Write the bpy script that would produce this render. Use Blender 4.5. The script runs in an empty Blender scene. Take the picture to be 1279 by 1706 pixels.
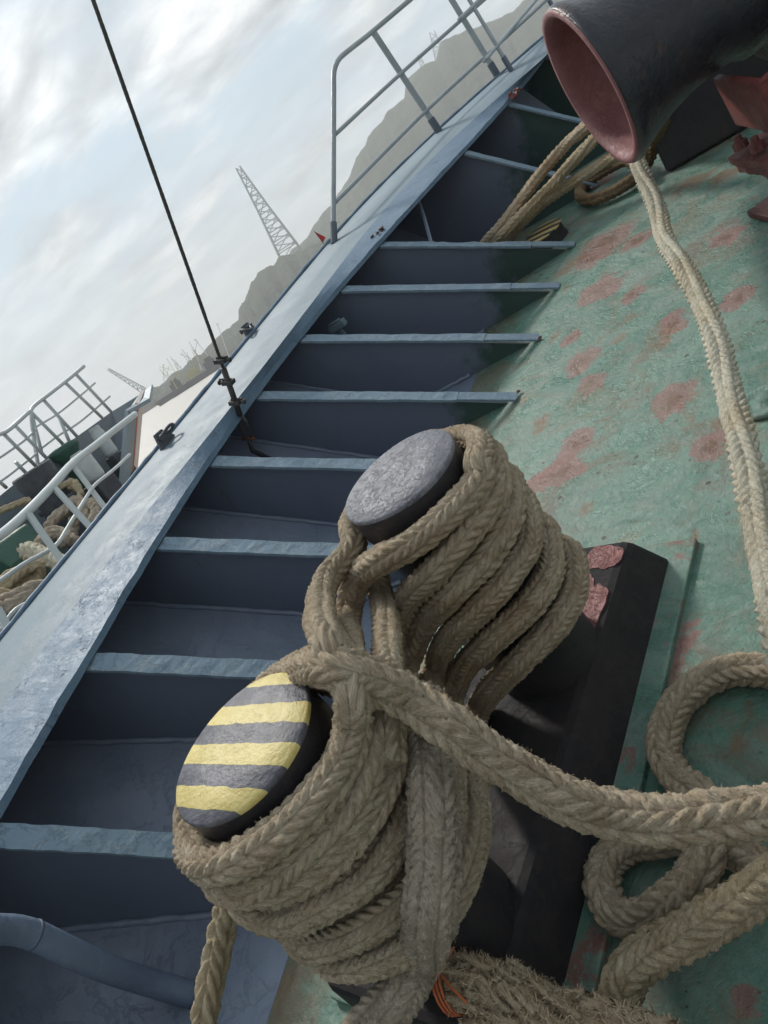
import bpy, math, random
import numpy as np
from mathutils import Matrix, Vector, noise as mnoise
random.seed(7); rng = np.random.default_rng(7)

# ------------------------------------------------------------ camera model
IW, IH, FPX = 1279., 1706., 1270.
CX, CY, EYE = IW/2, IH/2, 1.3
def nrm(v): v = np.array(v, float); return v/np.linalg.norm(v)
def ray(u, v): return np.array([(u-CX)/FPX, -(v-CY)/FPX, -1.])
def updir(lean, pitch):
    a = math.radians(lean); n = np.array([math.sin(a), math.cos(a)])
    N = np.array([CX, CY])+n*FPX/math.tan(math.radians(pitch))
    return -nrm(ray(*N))
_up = updir(40.7, 25.)
_F = nrm(ray(1100, -324.23)); _F = nrm(_F-_up*_F.dot(_up)); _R = np.cross(_F, _up)
M = np.array([_R, _F, _up])                      # camera axes -> ship axes (x inboard, y to the bow, z off the deck)
g = nrm(M @ updir(33., 16.2))                    # true up, seen from the ship's deck (the bow deck has sheer)
_Y = nrm(np.array([0, 1., 0])-g*g[1]); _X = np.cross(_Y, g)
WM = np.array([_X, _Y, g])                       # ship axes -> world axes
SHIP = Matrix([list(r)+[0] for r in WM]+[[0, 0, 0, 1]])
E0 = np.array([0, 0, EYE])
def at(u, v, d): return E0+M@ray(u, v)*d
def deck(u, v, z=0.):
    d = M@ray(u, v); return E0+d*(z-EYE)/d[2]
def yp(u, v, y):
    d = M@ray(u, v); return E0+d*y/d[1]
def xp(u, v, x):
    d = M@ray(u, v); return E0+d*x/d[0]
EW = WM@E0
def atw(u, v, d): return WM@at(u, v, d)
def wdir(u, v): return nrm(WM@(M@ray(u, v)))

scene = bpy.context.scene; COL = scene.collection
cam = bpy.data.cameras.new("camera"); camo = bpy.data.objects.new("camera", cam); COL.objects.link(camo)
R3 = WM@M
camo.matrix_world = Matrix([list(R3[i])+[EW[i]] for i in range(3)]+[[0, 0, 0, 1]])
cam.sensor_fit = 'HORIZONTAL'; cam.sensor_width = 36; cam.lens = 36*FPX/IW
cam.clip_start = .05; cam.clip_end = 6000
scene.camera = camo

# ------------------------------------------------------------ light
sun_ship = nrm([-.62, .55, .62]); sun_w = nrm(WM@sun_ship)
elev = math.asin(sun_w[2]); azim = math.atan2(sun_w[0], sun_w[1])
sl = bpy.data.lights.new("sun", 'SUN'); sl.energy = 2.5; sl.angle = math.radians(9); sl.color = (1, .95, .88)
so = bpy.data.objects.new("sun", sl); COL.objects.link(so)
so.rotation_euler = Vector([float(x) for x in sun_w]).to_track_quat('Z', 'Y').to_euler()
w = bpy.data.worlds.new("World"); scene.world = w; w.use_nodes = True
nt = w.node_tree; nt.nodes.clear()
def N(t, ty, **k):
    n = t.nodes.new(ty)
    for a, b in k.items():
        if a == 'ins':
            for i, v in b.items(): n.inputs[i].default_value = v
        else: setattr(n, a, b)
    return n
def L(t, a, b): t.links.new(a, b)
def ramp(t, fac, stops, interp='LINEAR'):
    r = N(t, 'ShaderNodeValToRGB'); r.color_ramp.interpolation = interp
    el = r.color_ramp.elements
    while len(el) < len(stops): el.new(.5)
    for e, (p, c) in zip(el, stops):
        e.position = p; e.color = (c, c, c, 1) if isinstance(c, (int, float)) else (*c, 1)
    if fac is not None: L(t, fac, r.inputs[0])
    return r
def math_n(t, op, a, b=None, clamp=False):
    m = N(t, 'ShaderNodeMath', operation=op, use_clamp=clamp)
    for i, x in enumerate((a, b)):
        if x is None: continue
        if isinstance(x, (int, float)): m.inputs[i].default_value = x
        else: L(t, x, m.inputs[i])
    return m.outputs[0]
def mixc(t, f, a, b, bt='MIX'):
    m = N(t, 'ShaderNodeMix', data_type='RGBA', blend_type=bt)
    for s, x in ((0, f), (6, a), (7, b)):
        if isinstance(x, (int, float)): m.inputs[s].default_value = x
        elif isinstance(x, tuple): m.inputs[s].default_value = (*x, 1)
        else: L(t, x, m.inputs[s])
    return m.outputs[2]
sky = N(nt, 'ShaderNodeTexSky', sky_type='NISHITA', sun_disc=False, sun_elevation=elev, sun_rotation=azim)
skyc = N(nt, 'ShaderNodeVectorMath', operation='SCALE', ins={3: .1}); L(nt, sky.outputs[0], skyc.inputs[0])
tc = N(nt, 'ShaderNodeTexCoord'); sep = N(nt, 'ShaderNodeSeparateXYZ'); L(nt, tc.outputs['Generated'], sep.inputs[0])
zz = math_n(nt, 'ADD', math_n(nt, 'MAXIMUM', sep.outputs[2], 0.), .22)
cmb = N(nt, 'ShaderNodeCombineXYZ')
L(nt, math_n(nt, 'DIVIDE', sep.outputs[0], zz), cmb.inputs[0]); L(nt, math_n(nt, 'DIVIDE', sep.outputs[1], zz), cmb.inputs[1])
mp = N(nt, 'ShaderNodeMapping'); mp.inputs['Rotation'].default_value = (0, 0, math.radians(28)); mp.inputs['Scale'].default_value = (1.0, 1.7, 1)
mp.inputs['Location'].default_value = (3.1, .4, 0)
L(nt, cmb.outputs[0], mp.inputs[0])
n1 = N(nt, 'ShaderNodeTexNoise', ins={'Scale': 1.3, 'Detail': 9, 'Roughness': .55, 'Distortion': .15}); L(nt, mp.outputs[0], n1.inputs[0])
n2 = N(nt, 'ShaderNodeTexNoise', ins={'Scale': 3.2, 'Detail': 8, 'Roughness': .52, 'Distortion': .25}); L(nt, mp.outputs[0], n2.inputs[0])
mask = ramp(nt, n1.outputs[0], [(.42, 0), (.58, 1)])
cl = ramp(nt, n2.outputs[0], [(.36, (.40, .43, .45)), (.5, (.58, .61, .63)), (.64, (.86, .88, .88))])
geo = N(nt, 'ShaderNodeVectorMath', operation='DOT_PRODUCT'); L(nt, tc.outputs['Generated'], geo.inputs[0]); geo.inputs[1].default_value = tuple(sun_w)
br = ramp(nt, None, [(0, .42), (.45, .62), (.8, 1.0), (1, 1.12)])

ma = math_n(nt, 'ADD', math_n(nt, 'MULTIPLY', geo.outputs['Value'], .5), .5)
L(nt, ma, br.inputs[0])
clb = mixc(nt, 1., cl.outputs[0], br.outputs[0], 'MULTIPLY')
hor = ramp(nt, sep.outputs[2], [(0., 1.), (.10, .6), (.26, 0.)])
mk = math_n(nt, 'MAXIMUM', mask.outputs[0], hor.outputs[0])
blue = mixc(nt, .78, skyc.outputs[0], (.42, .53, .59))
blue = mixc(nt, 1., blue, br.outputs[0], 'MULTIPLY')
hz = mixc(nt, math_n(nt, 'MULTIPLY', hor.outputs[0], .85), clb, (.49, .515, .53))
colr = mixc(nt, mk, blue, hz)
bg = N(nt, 'ShaderNodeBackground'); bg.inputs[1].default_value = 1.0; L(nt, colr, bg.inputs[0])
ow = N(nt, 'ShaderNodeOutputWorld'); L(nt, bg.outputs[0], ow.inputs[0])
scene.view_settings.view_transform = 'Standard'; scene.view_settings.look = 'None'
scene.view_settings.exposure = 0.38; scene.view_settings.gamma = 1
scene.cycles.max_bounces = 6; scene.cycles.diffuse_bounces = 3; scene.cycles.volume_bounces = 1
scene.cycles.use_denoising = True

# ------------------------------------------------------------ helpers: objects
SM = {}
def tag(o, label=None, cat=None, group=None, kind=None):
    if label: o['label'] = label
    if cat: o['category'] = cat
    if group: o['group'] = group
    if kind: o['kind'] = kind
    return o
BASE = {}
def thing(name, base, label, cat, group=None, world=False):
    o = bpy.data.objects.new(name, None); COL.objects.link(o); o.empty_display_size = .1
    b = Vector([float(x) for x in base])
    o.matrix_world = (Matrix.Identity(4) if world else SHIP) @ Matrix.Translation(b)
    BASE[o] = np.array(b); tag(o, label, cat, group); return o
class MB:
    def __init__(s): s.v = []; s.f = []; s.m = []; s.uv = []
    def add(s, v, f, mi=0):
        k = len(s.v); s.v += [tuple(map(float, p)) for p in v]; s.f += [tuple(i+k for i in q) for q in f]; s.m += [mi]*len(f); return s
    def quadstrip(s, rows, mi=0, closed=False):
        n = len(rows[0]); v = [p for r in rows for p in r]; f = []
        for i in range(len(rows)-1):
            for j in range(n if closed else n-1):
                a = i*n+j; b = i*n+(j+1) % n; f.append((a, b, b+n, a+n))
        return s.add(v, f, mi)
    def tube(s, pts, r, n=10, mi=0, caps=True):
        pts = [np.array(p, float) for p in pts]; rows = []; up = None
        for i, p in enumerate(pts):
            t = nrm(pts[min(i+1, len(pts)-1)]-pts[max(i-1, 0)])
            if up is None:
                up = np.cross(t, [0, 0, 1.]);
                if np.linalg.norm(up) < .1: up = np.cross(t, [0, 1., 0])
            up = nrm(up-t*up.dot(t)); b = np.cross(t, up)
            rr = r[i] if isinstance(r, (list, tuple, np.ndarray)) else r
            rows.append([p+rr*(math.cos(a)*up+math.sin(a)*b) for a in np.arange(n)*2*math.pi/n])
        s.quadstrip(rows, mi, True)
        if caps:
            k = len(s.v); s.f += [tuple(range(k-n*len(rows), k-n*len(rows)+n))[::-1], tuple(range(k-n, k))]; s.m += [mi]*2
        return s
    def box(s, c, size, ax=None, mi=0):
        c = np.array(c, float); A = np.eye(3) if ax is None else np.array(ax)
        v = [c+sum(A[i]*size[i]/2*sg[i] for i in range(3)) for sg in [(x, y, z) for x in (-1, 1) for y in (-1, 1) for z in (-1, 1)]]
        return s.add(v, [(0, 1, 3, 2), (4, 6, 7, 5), (0, 4, 5, 1), (2, 3, 7, 6), (0, 2, 6, 4), (1, 5, 7, 3)], mi)
    def prism(s, poly, vec, mi=0):
        n = len(poly); v = [np.array(p, float) for p in poly]; v += [p+np.array(vec) for p in v]
        return s.add(v, [tuple(range(n))[::-1], tuple(range(n, 2*n))]+[(i, (i+1) % n, (i+1) % n+n, i+n) for i in range(n)], mi)
    def lathe(s, prof, c, axis=(0, 0, 1), n=32, mi=0, wob=0.):
        c = np.array(c, float); a = nrm(axis); u = np.cross(a, [0, 0, 1.])
        if np.linalg.norm(u) < .1: u = np.cross(a, [0, 1., 0])
        u = nrm(u); b = np.cross(a, u)
        s.quadstrip([[c+a*h+(r+wob*r*math.sin(3*t+h*9))*(math.cos(t)*u+math.sin(t)*b) for t in np.arange(n)*2*math.pi/n] for r, h in prof], mi, True)
        return s
    def build(s, name, mats, parent=None, base=None, world=False, smooth=False, bevel=0, tg=None):
        me = bpy.data.meshes.new(name)
        if parent is not None:
            p = parent
            while p not in BASE: p = p.parent
            b = BASE[p]
        else: b = np.array(base if base is not None else (0, 0, 0), float)
        vv = [tuple(np.array(q)-b) for q in s.v] if len(s.v) else []
        me.from_pydata(vv, [], s.f)
        mats = mats if isinstance(mats, (list, tuple)) else [mats]
        for m in mats: me.materials.append(m)
        me.polygons.foreach_set('material_index', s.m)
        if smooth: me.polygons.foreach_set('use_smooth', [True]*len(me.polygons))
        me.update(); me.validate()
        o = bpy.data.objects.new(name, me); COL.objects.link(o)
        if parent is not None: o.parent = parent
        else:
            o.matrix_world = (Matrix.Identity(4) if world else SHIP) @ Matrix.Translation(Vector([float(x) for x in b])); BASE[o] = b
        if bevel:
            bm = o.modifiers.new('bevel', 'BEVEL'); bm.width = bevel; bm.segments = 2; bm.limit_method = 'ANGLE'
        if tg: tag(o, **tg)
        return o
def spline(pts, ds):
    P = np.array(pts, float); P = np.vstack([2*P[0]-P[1], P, 2*P[-1]-P[-2]]); out = []
    for i in range(1, len(P)-2):
        p0, p1, p2, p3 = P[i-1:i+3]; d = np.linalg.norm(p2-p1); k = max(2, int(d/ds))
        t = (np.arange(k)/k)[:, None]
        # centripetal
        a = [0]; 
        for q, r_ in ((p0, p1), (p1, p2), (p2, p3)): a.append(a[-1]+max(np.linalg.norm(r_-q), 1e-4)**.5)
        T = a[1]+t*(a[2]-a[1])
        A1 = (a[1]-T)/(a[1]-a[0])*p0+(T-a[0])/(a[1]-a[0])*p1
        A2 = (a[2]-T)/(a[2]-a[1])*p1+(T-a[1])/(a[2]-a[1])*p2
        A3 = (a[3]-T)/(a[3]-a[2])*p2+(T-a[2])/(a[3]-a[2])*p3
        B1 = (a[2]-T)/(a[2]-a[0])*A1+(T-a[0])/(a[2]-a[0])*A2
        B2 = (a[3]-T)/(a[3]-a[1])*A2+(T-a[1])/(a[3]-a[1])*A3
        out.append((a[2]-T)/(a[2]-a[1])*B1+(T-a[1])/(a[2]-a[1])*B2)
    out.append(P[-2][None]); Q = np.vstack(out)
    s = np.r_[0, np.cumsum(np.linalg.norm(np.diff(Q, axis=0), axis=1))]
    n = max(3, int(s[-1]/ds)+1); u = np.linspace(0, s[-1], n)
    return np.stack([np.interp(u, s, Q[:, i]) for i in range(3)], 1), u

# ------------------------------------------------------------ materials
def newmat(name):
    m = bpy.data.materials.new(name); m.use_nodes = True; t = m.node_tree
    p = t.nodes['Principled BSDF']; return m, t, p
def coords(t, scale=(1, 1, 1), src='Object'):
    c = N(t, 'ShaderNodeTexCoord'); mpn = N(t, 'ShaderNodeMapping'); mpn.inputs['Scale'].default_value = scale
    L(t, c.outputs[src], mpn.inputs[0]); return mpn.outputs[0]
def noise(t, co, scale, detail=5, rough=.55, dist=0.):
    n = N(t, 'ShaderNodeTexNoise', ins={'Scale': scale, 'Detail': detail, 'Roughness': rough, 'Distortion': dist}); L(t, co, n.inputs[0]); return n.outputs[0]
def bump(t, h, strength, dist, prev=None):
    b = N(t, 'ShaderNodeBump', ins={'Strength': strength, 'Distance': dist}); L(t, h, b.inputs['Height'])
    if prev is not None: L(t, prev, b.inputs['Normal'])
    return b.outputs[0]
def paint(name, c1, c2, rough=.5, fine=60, chips=0., chipcol=None, bmp=.4, rust=0., scale=6., spec=.5, cracks=0., roughvar=.15, rustcol=(.13, .05, .022)):
    m, t, p = newmat(name); co = coords(t)
    n = noise(t, co, scale, 8, .6, .3)
    col = mixc(t, ramp(t, n, [(.35, 0), (.65, 1)]).outputs[0], c1, c2)
    nf = noise(t, co, fine, 4, .6)
    nb = bump(t, nf, bmp*.6, .004)
    if chips:
        nc = noise(t, co, scale*1.8, 12, .68, .6)
        st = ramp(t, nc, [(.5-.02, 0), (.5+.015, 1)])
        nb = bump(t, st.outputs[0], chips, .003, nb)
        nc2 = noise(t, co, scale*3.7, 10, .66, 1.)
        st2 = ramp(t, nc2, [(.54, 0), (.56, 1)])
        nb = bump(t, st2.outputs[0], chips*.8, .002, nb)
        if chipcol: col = mixc(t, math_n(t, 'MULTIPLY', st2.outputs[0], .3), col, chipcol)
    if cracks:
        vo = N(t, 'ShaderNodeTexVoronoi', feature='DISTANCE_TO_EDGE', ins={'Scale': scale*.9})
        dn = N(t, 'ShaderNodeTexNoise', ins={'Scale': scale*2.2, 'Detail': 6}); L(t, co, dn.inputs[0])
        vm = N(t, 'ShaderNodeMix', data_type='VECTOR', ins={0: .22}); L(t, co, vm.inputs[4]); L(t, dn.outputs['Color'], vm.inputs[5]); L(t, vm.outputs[1], vo.inputs[0])
        wob = noise(t, co, scale*.7, 2)
        ln = ramp(t, vo.outputs[0], [(.0, 1), (.014, 0)])
        gate = ramp(t, wob, [(.56, 0), (.62, 1)])
        cr = math_n(t, 'MULTIPLY', ln.outputs[0], gate.outputs[0])
        nb = bump(t, math_n(t, 'SUBTRACT', 1., cr), cracks, .006, nb)
        col = mixc(t, math_n(t, 'MULTIPLY', cr, .25), col, (.12, .14, .15))
    if rust:
        nr = noise(t, co, scale*.9, 10, .7, .4)
        rm = ramp(t, nr, [(.70-rust*.25, 0), (.74-rust*.25, 1)])
        col = mixc(t, math_n(t, 'MULTIPLY', rm.outputs[0], .85), col, rustcol)
    L(t, col, p.inputs['Base Color']); L(t, nb, p.inputs['Normal'])
    rr = ramp(t, noise(t, co, scale*2, 5), [(.3, max(.05, rough-roughvar)), (.7, min(1, rough+roughvar))])
    L(t, rr.outputs[0], p.inputs['Roughness']); p.inputs['Specular IOR Level'].default_value = spec
    return m
m_cap = paint('cap_paint', (.135, .19, .232), (.165, .222, .262), .58, 45, .25, None, .35, .02, 4, .35, .0, .08)
m_band = paint('flaked_blue_paint', (.10, .165, .24), (.13, .20, .28), .58, 60, .28, (.165, .235, .31), .8, .06, 8, .38, .7, .08)
m_flange = paint('flange_paint', (.165, .24, .315), (.205, .285, .35), .6, 60, .6, (.33, .40, .44), .6, .05, 7, .35, .5, .08)
m_slate = paint('slate_paint', (.10, .125, .18), (.12, .15, .21), .45, 30, .15, None, .25, 0, 3, .4)
m_floor = paint('floor_slate_paint', (.165, .205, .28), (.21, .25, .325), .42, 30, .5, None, .5, .09, 4, .5)
m_black = paint('black_gloss_paint', (.020, .021, .027), (.036, .033, .035), .42, 80, .3, (.05, .04, .045), .4, .16, 6, .38, rustcol=(.075, .04, .03))
m_basebox = paint('black_base_worn', (.018, .018, .021), (.035, .031, .031), .72, 60, .35, (.05, .042, .04), .6, .22, 6, .18, rustcol=(.055, .033, .028))
m_blacktop = paint('black_worn_top', (.13, .135, .16), (.20, .205, .23), .55, 70, .7, (.26, .26, .29), 1.6, .06, 16, .4)
m_drum = paint('drum_paint', (.014, .016, .024), (.026, .027, .036), .32, 45, .3, (.06, .04, .035), 1.6, .42, 3.4, .5, rustcol=(.07, .028, .022))
m_red = paint('red_primer', (.16, .035, .032), (.22, .06, .052), .5, 70, .7, (.13, .03, .03), 1., .0, 8, .4)
m_redlight = paint('red_primer_worn', (.19, .07, .072), (.26, .115, .112), .55, 60, .5, (.2, .07, .07), 1.2, .0, 9, .4)
m_rustred = paint('rusted_dark_red', (.13, .04, .035), (.19, .075, .065), .6, 90, .9, (.09, .03, .025), 1.2, .1, 14, .35)
m_darkred = paint('dark_red_oxide', (.07, .028, .025), (.10, .04, .035), .6, 60, .5, None, .8, .1, 8, .3)  # darker oxide red for the pedestal foot
m_redpatch = paint('red_touch_up', (.20, .055, .05), (.25, .10, .095), .5, 60, .8, (.05, .035, .035), 1.2, .25, 18, .4, rustcol=(.05, .035, .033))
m_grey = paint('rail_grey', (.30, .34, .36), (.38, .42, .44), .4, 60, .3, None, .3, .0, 8)
m_white = paint('rail_white', (.52, .57, .57), (.60, .64, .63), .4, 60, .2, None, .2, .0, 8)
m_sleeve = paint('dark_sleeve', (.08, .10, .13), (.11, .13, .16), .5)
m_steel = paint('dark_greased_steel', (.045, .045, .045), (.075, .068, .058), .5, 120, .5, None, .8, .15, 20)
m_iron = paint('blue_black_iron', (.055, .065, .08), (.09, .095, .11), .5, 100, .6, None, .8, .15, 20)
m_rust = paint('flaking_rust', (.20, .075, .035), (.10, .04, .025), .85, 90, 1., (.32, .2, .14), 1.5, 0, 20)
m_yel = paint('yellow_paint', (.55, .42, .12), (.62, .5, .18), .5, 60, .5, None, .8)
m_plastic = paint('jug_plastic', (.55, .58, .58), (.62, .65, .64), .3)
m_green = paint('machine_green', (.03, .09, .065), (.045, .12, .085), .5, 40, .3)
m_greendeck = paint('neighbour_deck_paint', (.03, .06, .05), (.05, .05, .05), .6, 30, .4, None, .4, .3)
m_nblue = paint('neighbour_blue_grey', (.13, .17, .20), (.19, .23, .26), .5, 20, .3, None, .3, .1, 2)
m_nblue2 = paint('neighbour_pale_blue', (.26, .32, .36), (.32, .38, .42), .55, 20, .2, None, .3, .05, 2)
m_orange = paint('orange_line', (.55, .14, .07), (.5, .18, .1), .5)
m_pink = paint('neighbour_bow_cream', (.50, .42, .38), (.56, .48, .43), .5, 20, .3, None, .3, .1, 2)
m_flag = paint('flag_red', (.6, .04, .03), (.5, .03, .03), .7)
m_twine = paint('orange_twine', (.45, .12, .035), (.38, .09, .03), .6)

# striped bollard head
def striped():
    m, t, p = newmat('yellow_black_stripes'); co = coords(t)
    a = deck(355, 1187, .70); b = deck(503, 1177, .70); d = nrm(b-a); q = np.array([-d[1], d[0], 0])
    top = deck(430, 1118, .70); bot = deck(345, 1360, .70); per = abs((top-bot).dot(q))/7.25
    dt = N(t, 'ShaderNodeVectorMath', operation='DOT_PRODUCT'); dt.inputs[1].default_value = tuple(q)
    c0 = top-BB_BASE; wob = noise(t, co, 30, 4)
    L(t, co, dt.inputs[0])
    k = math_n(t, 'SUBTRACT', c0.dot(q), dt.outputs['Value'])
    k = math_n(t, 'DIVIDE', k, per); k = math_n(t, 'ADD', k, math_n(t, 'MULTIPLY', math_n(t, 'SUBTRACT', wob, .5), .3))
    k = math_n(t, 'MODULO', math_n(t, 'ADD', k, 4.), 2.)
    f = ramp(t, math_n(t, 'MULTIPLY', k, .5), [(.0, 1), (.495, 1), (.505, 0), (1., 0)])
    ny = noise(t, co, 25, 8, .7)
    ye = mixc(t, ramp(t, ny, [(.35, 0), (.62, 1)]).outputs[0], (.50, .40, .12), (.64, .53, .20))
    ru = ramp(t, noise(t, co, 60, 6, .7, 1.), [(.66, 0), (.70, 1)])
    ye = mixc(t, ru.outputs[0], ye, (.16, .08, .03)); ye = mixc(t, ramp(t, noise(t, co, 18, 9, .75, 1.), [(.56, 0), (.72, .6)]).outputs[0], ye, (.22, .17, .10))
    bl = mixc(t, ramp(t, ny, [(.4, 0), (.6, 1)]).outputs[0], (.055, .055, .07), (.12, .12, .14))
    L(t, mixc(t, f.outputs[0], bl, ye), p.inputs['Base Color'])
    nb = bump(t, noise(t, co, 55, 6, .65), 1., .004); L(t, bump(t, f.outputs[0], .3, .002, nb), p.inputs['Normal'])
    p.inputs['Roughness'].default_value = .45
    return m

# rope fibres
def ropemat(name, c1, c2, c3, yellow=0.):
    m, t, p = newmat(name); co = coords(t)
    uv = coords(t, (1, 1, 1), 'UV')
    a = noise(t, co, 4.5, 7, .65, .5); b = noise(t, co, 45, 6, .65)
    col = mixc(t, ramp(t, a, [(.34, 0), (.62, 1)]).outputs[0], c1, c2)
    col = mixc(t, math_n(t, 'MULTIPLY', ramp(t, b, [(.42, 0), (.68, 1)]).outputs[0], .75), col, c3)
    col = mixc(t, ramp(t, noise(t, co, 6, 9, .7, 1.), [(.58, 0), (.70, .45)]).outputs[0], col, tuple(x*.42 for x in c1))
    col = mixc(t, ramp(t, noise(t, co, 3.3, 5, .6, .3), [(.54, 0), (.68, .4)]).outputs[0], col, (c1[0]*.9, c1[1]*.72, c1[2]*.5))
    mp_ = N(t, 'ShaderNodeMapping'); mp_.inputs['Scale'].default_value = (750, 90, 1); L(t, uv, mp_.inputs[0])
    fib = noise(t, mp_.outputs[0], 1., 5, .7, .4)
    fin = noise(t, co, 420, 4, .7)
    col = mixc(t, 1., col, ramp(t, fib, [(.28, .5), (.68, 1.3)]).outputs[0], 'MULTIPLY')
    L(t, col, p.inputs['Base Color']); p.inputs['Roughness'].default_value = .95; p.inputs['Specular IOR Level'].default_value = .12
    nb = bump(t, fib, 1., .006); nb = bump(t, fin, .7, .002, nb); L(t, nb, p.inputs['Normal'])
    return m
m_rope = ropemat('rope_tan', (.49, .38, .26), (.63, .515, .37), (.76, .66, .51))
m_rope2 = ropemat('rope_grey_brown', (.46, .375, .285), (.60, .50, .395), (.73, .64, .52))
m_rope3 = ropemat('rope_straw', (.49, .385, .24), (.62, .51, .34), (.74, .64, .47))
m_rope4 = ropemat('rope_cream', (.66, .60, .45), (.80, .75, .60), (.86, .82, .68))
m_ropef = ropemat('rope_frayed', (.56, .42, .28), (.70, .56, .39), (.80, .68, .50))
m_rope5 = ropemat('rope_old_brown', (.19, .125, .07), (.27, .19, .11), (.33, .25, .16))

class Rope:
    """several braided lengths of one rope in one mesh"""
    def __init__(s): s.V = []; s.F = []; s.UV = []; s.k = 0; s.hv = []; s.hf = []
    def run(s, pts, r, cols=6, pitch=.026, amp=.16, ds=.003, nt=52, fuzz=3000, flat=1., phase=0., lump=.03, coarse=False, fl=1., hw=1., nw=.55, tw=1.6):
        P, u = spline(pts, ds); n = len(P)
        T = np.gradient(P, axis=0); T /= np.linalg.norm(T, axis=1)[:, None]
        U = np.zeros_like(P); up = np.cross(T[0], [.1, .3, 1.]); up = nrm(up)
        for i in range(n):
            up = up-T[i]*up.dot(T[i]); up /= np.linalg.norm(up); U[i] = up
        Bn = np.cross(T, U)
        th = np.arange(nt)*2*np.pi/nt
        TH, SS = np.meshgrid(th, u)
        x = np.mod((TH+phase+tw*SS+.25*np.sin(SS*11+phase))/(2*np.pi), 1.)*cols; ci = np.floor(x); xl = x-ci-.5; sg = np.where(ci.astype(int) % 2 == 0, 1., -1.)
        wcol = 2*np.pi*r/cols; k = 1.15*wcol/pitch
        jit = .22*np.sin(SS*9+phase*3)+.16*np.sin(SS*31+TH*2)+.08*np.sin(SS*23+ci*2.1)
        ph = SS/pitch+sg*xl*k+np.where(sg > 0, 0, .5)+jit
        hgt = np.abs(np.cos(np.pi*ph))**.75*(1-.85*np.abs(2*xl)**2.6)
        cell = np.floor(ph+.5)
        rnd = np.modf(np.sin(cell*12.9898+ci*78.233+phase)*43758.5453)[0]
        amp = amp*1.6
        rr = r*(1.03-amp+amp*hgt)*(1+.06*rnd*hgt)
        rr *= 1+lump*np.sin(SS*17+phase)*np.sin(TH*2+SS*5)+lump*.6*np.sin(SS*41+TH)
        rr += .0009*rng.standard_normal(rr.shape)*(r/.034)
        X = P[:, None, :]+rr[..., None]*(np.cos(TH)[..., None]*U[:, None, :]+np.sin(TH)[..., None]*Bn[:, None, :])
        V = X.reshape(-1, 3); k0 = s.k
        i = np.arange(n-1)[:, None]*nt; j = np.arange(nt)[None]; j2 = (j+1) % nt
        F = np.stack([i+j, i+j2, i+nt+j2, i+nt+j], -1).reshape(-1, 4)+k0
        s.V.append(V); s.F.append(F); s.UV.append(np.stack([(ph*pitch+ci*.37).ravel(), (xl*wcol*1.5+SS*.15).ravel()], 1)); s.k += len(V)
        # end caps as cones of quads (degenerate-free: small ring)
        for e, sgn in ((0, -1), (n-1, 1)):
            c = P[e]+T[e]*sgn*r*.35
            ring = V[e*nt:(e+1)*nt]; small = c+(ring-c)*.12; s.V.append(small); s.UV.append(np.zeros((nt, 2)))
            a = np.arange(nt)+k0+e*nt; b_ = np.arange(nt)+s.k
            s.F.append(np.stack([a, np.roll(a, -1), np.roll(b_, -1), b_], -1)); s.k += nt
        # loose fibres standing off the surface
        m = int(fuzz*u[-1]/1.0)
        if m:
            a = rng.integers(1, n-1, m); b_ = rng.integers(0, nt, m)
            p0 = X[a, b_]; nr = (p0-P[a]); nr /= np.linalg.norm(nr, axis=1)[:, None]
            d = nr*nw+T[a]*rng.normal(0, .9, (m, 1))+rng.normal(0, .45, (m, 3)); d /= np.linalg.norm(d, axis=1)[:, None]
            ln = rng.uniform(.002, .0075, (m, 1))*fl*(r/.034); sd = np.cross(d, nr); sd /= (np.linalg.norm(sd, axis=1)[:, None]+1e-6)
            wd = .00038*hw
            mid = p0+d*ln*.5+nr*ln*.16; tipp = p0+d*ln*rng.uniform(.8, 1.1, (m, 1))-nr*ln*.12+sd*ln*rng.normal(0, .25, (m, 1))
            s.hv.append(np.stack([p0-sd*wd-nr*.001, p0+sd*wd-nr*.001, mid+sd*wd*.7, tipp, mid-sd*wd*.7], 1).reshape(-1, 3))
        return s
    def build(s, name, mat, base, tg=None, parent=None):
        V = np.vstack(s.V); F = np.vstack(s.F); UV = np.vstack(s.UV); nq = len(F)
        me = bpy.data.meshes.new(name); b = np.array(base, float)
        hv = np.vstack(s.hv) if s.hv else np.zeros((0, 3)); nh = len(hv)//5
        allv = np.vstack([V, hv])-b
        me.vertices.add(len(allv)); me.vertices.foreach_set('co', allv.ravel())
        hi = np.arange(nh)[:, None]*5+len(V)+np.arange(5)[None]
        li = np.concatenate([F.ravel(), hi.ravel()]); me.loops.add(len(li)); me.loops.foreach_set('vertex_index', li.astype(np.int32))
        st = np.concatenate([np.arange(nq)*4, nq*4+np.arange(nh)*5]); me.polygons.add(len(st))
        me.polygons.foreach_set('loop_start', st.astype(np.int32))
        me.polygons.foreach_set('use_smooth', np.ones(len(st), bool))
        me.update(calc_edges=True)
        uvl = me.uv_layers.new(name='uv'); allu = np.vstack([UV, np.zeros((len(hv), 2))]); uvl.data.foreach_set('uv', allu[li].ravel())
        me.materials.append(mat); me.validate()
        o = bpy.data.objects.new(name, me); COL.objects.link(o)
        if parent: o.parent = parent
        else: o.matrix_world = SHIP @ Matrix.Translation(Vector([float(x) for x in b])); BASE[o] = b
        if tg: tag(o, **tg)
        return o

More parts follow.
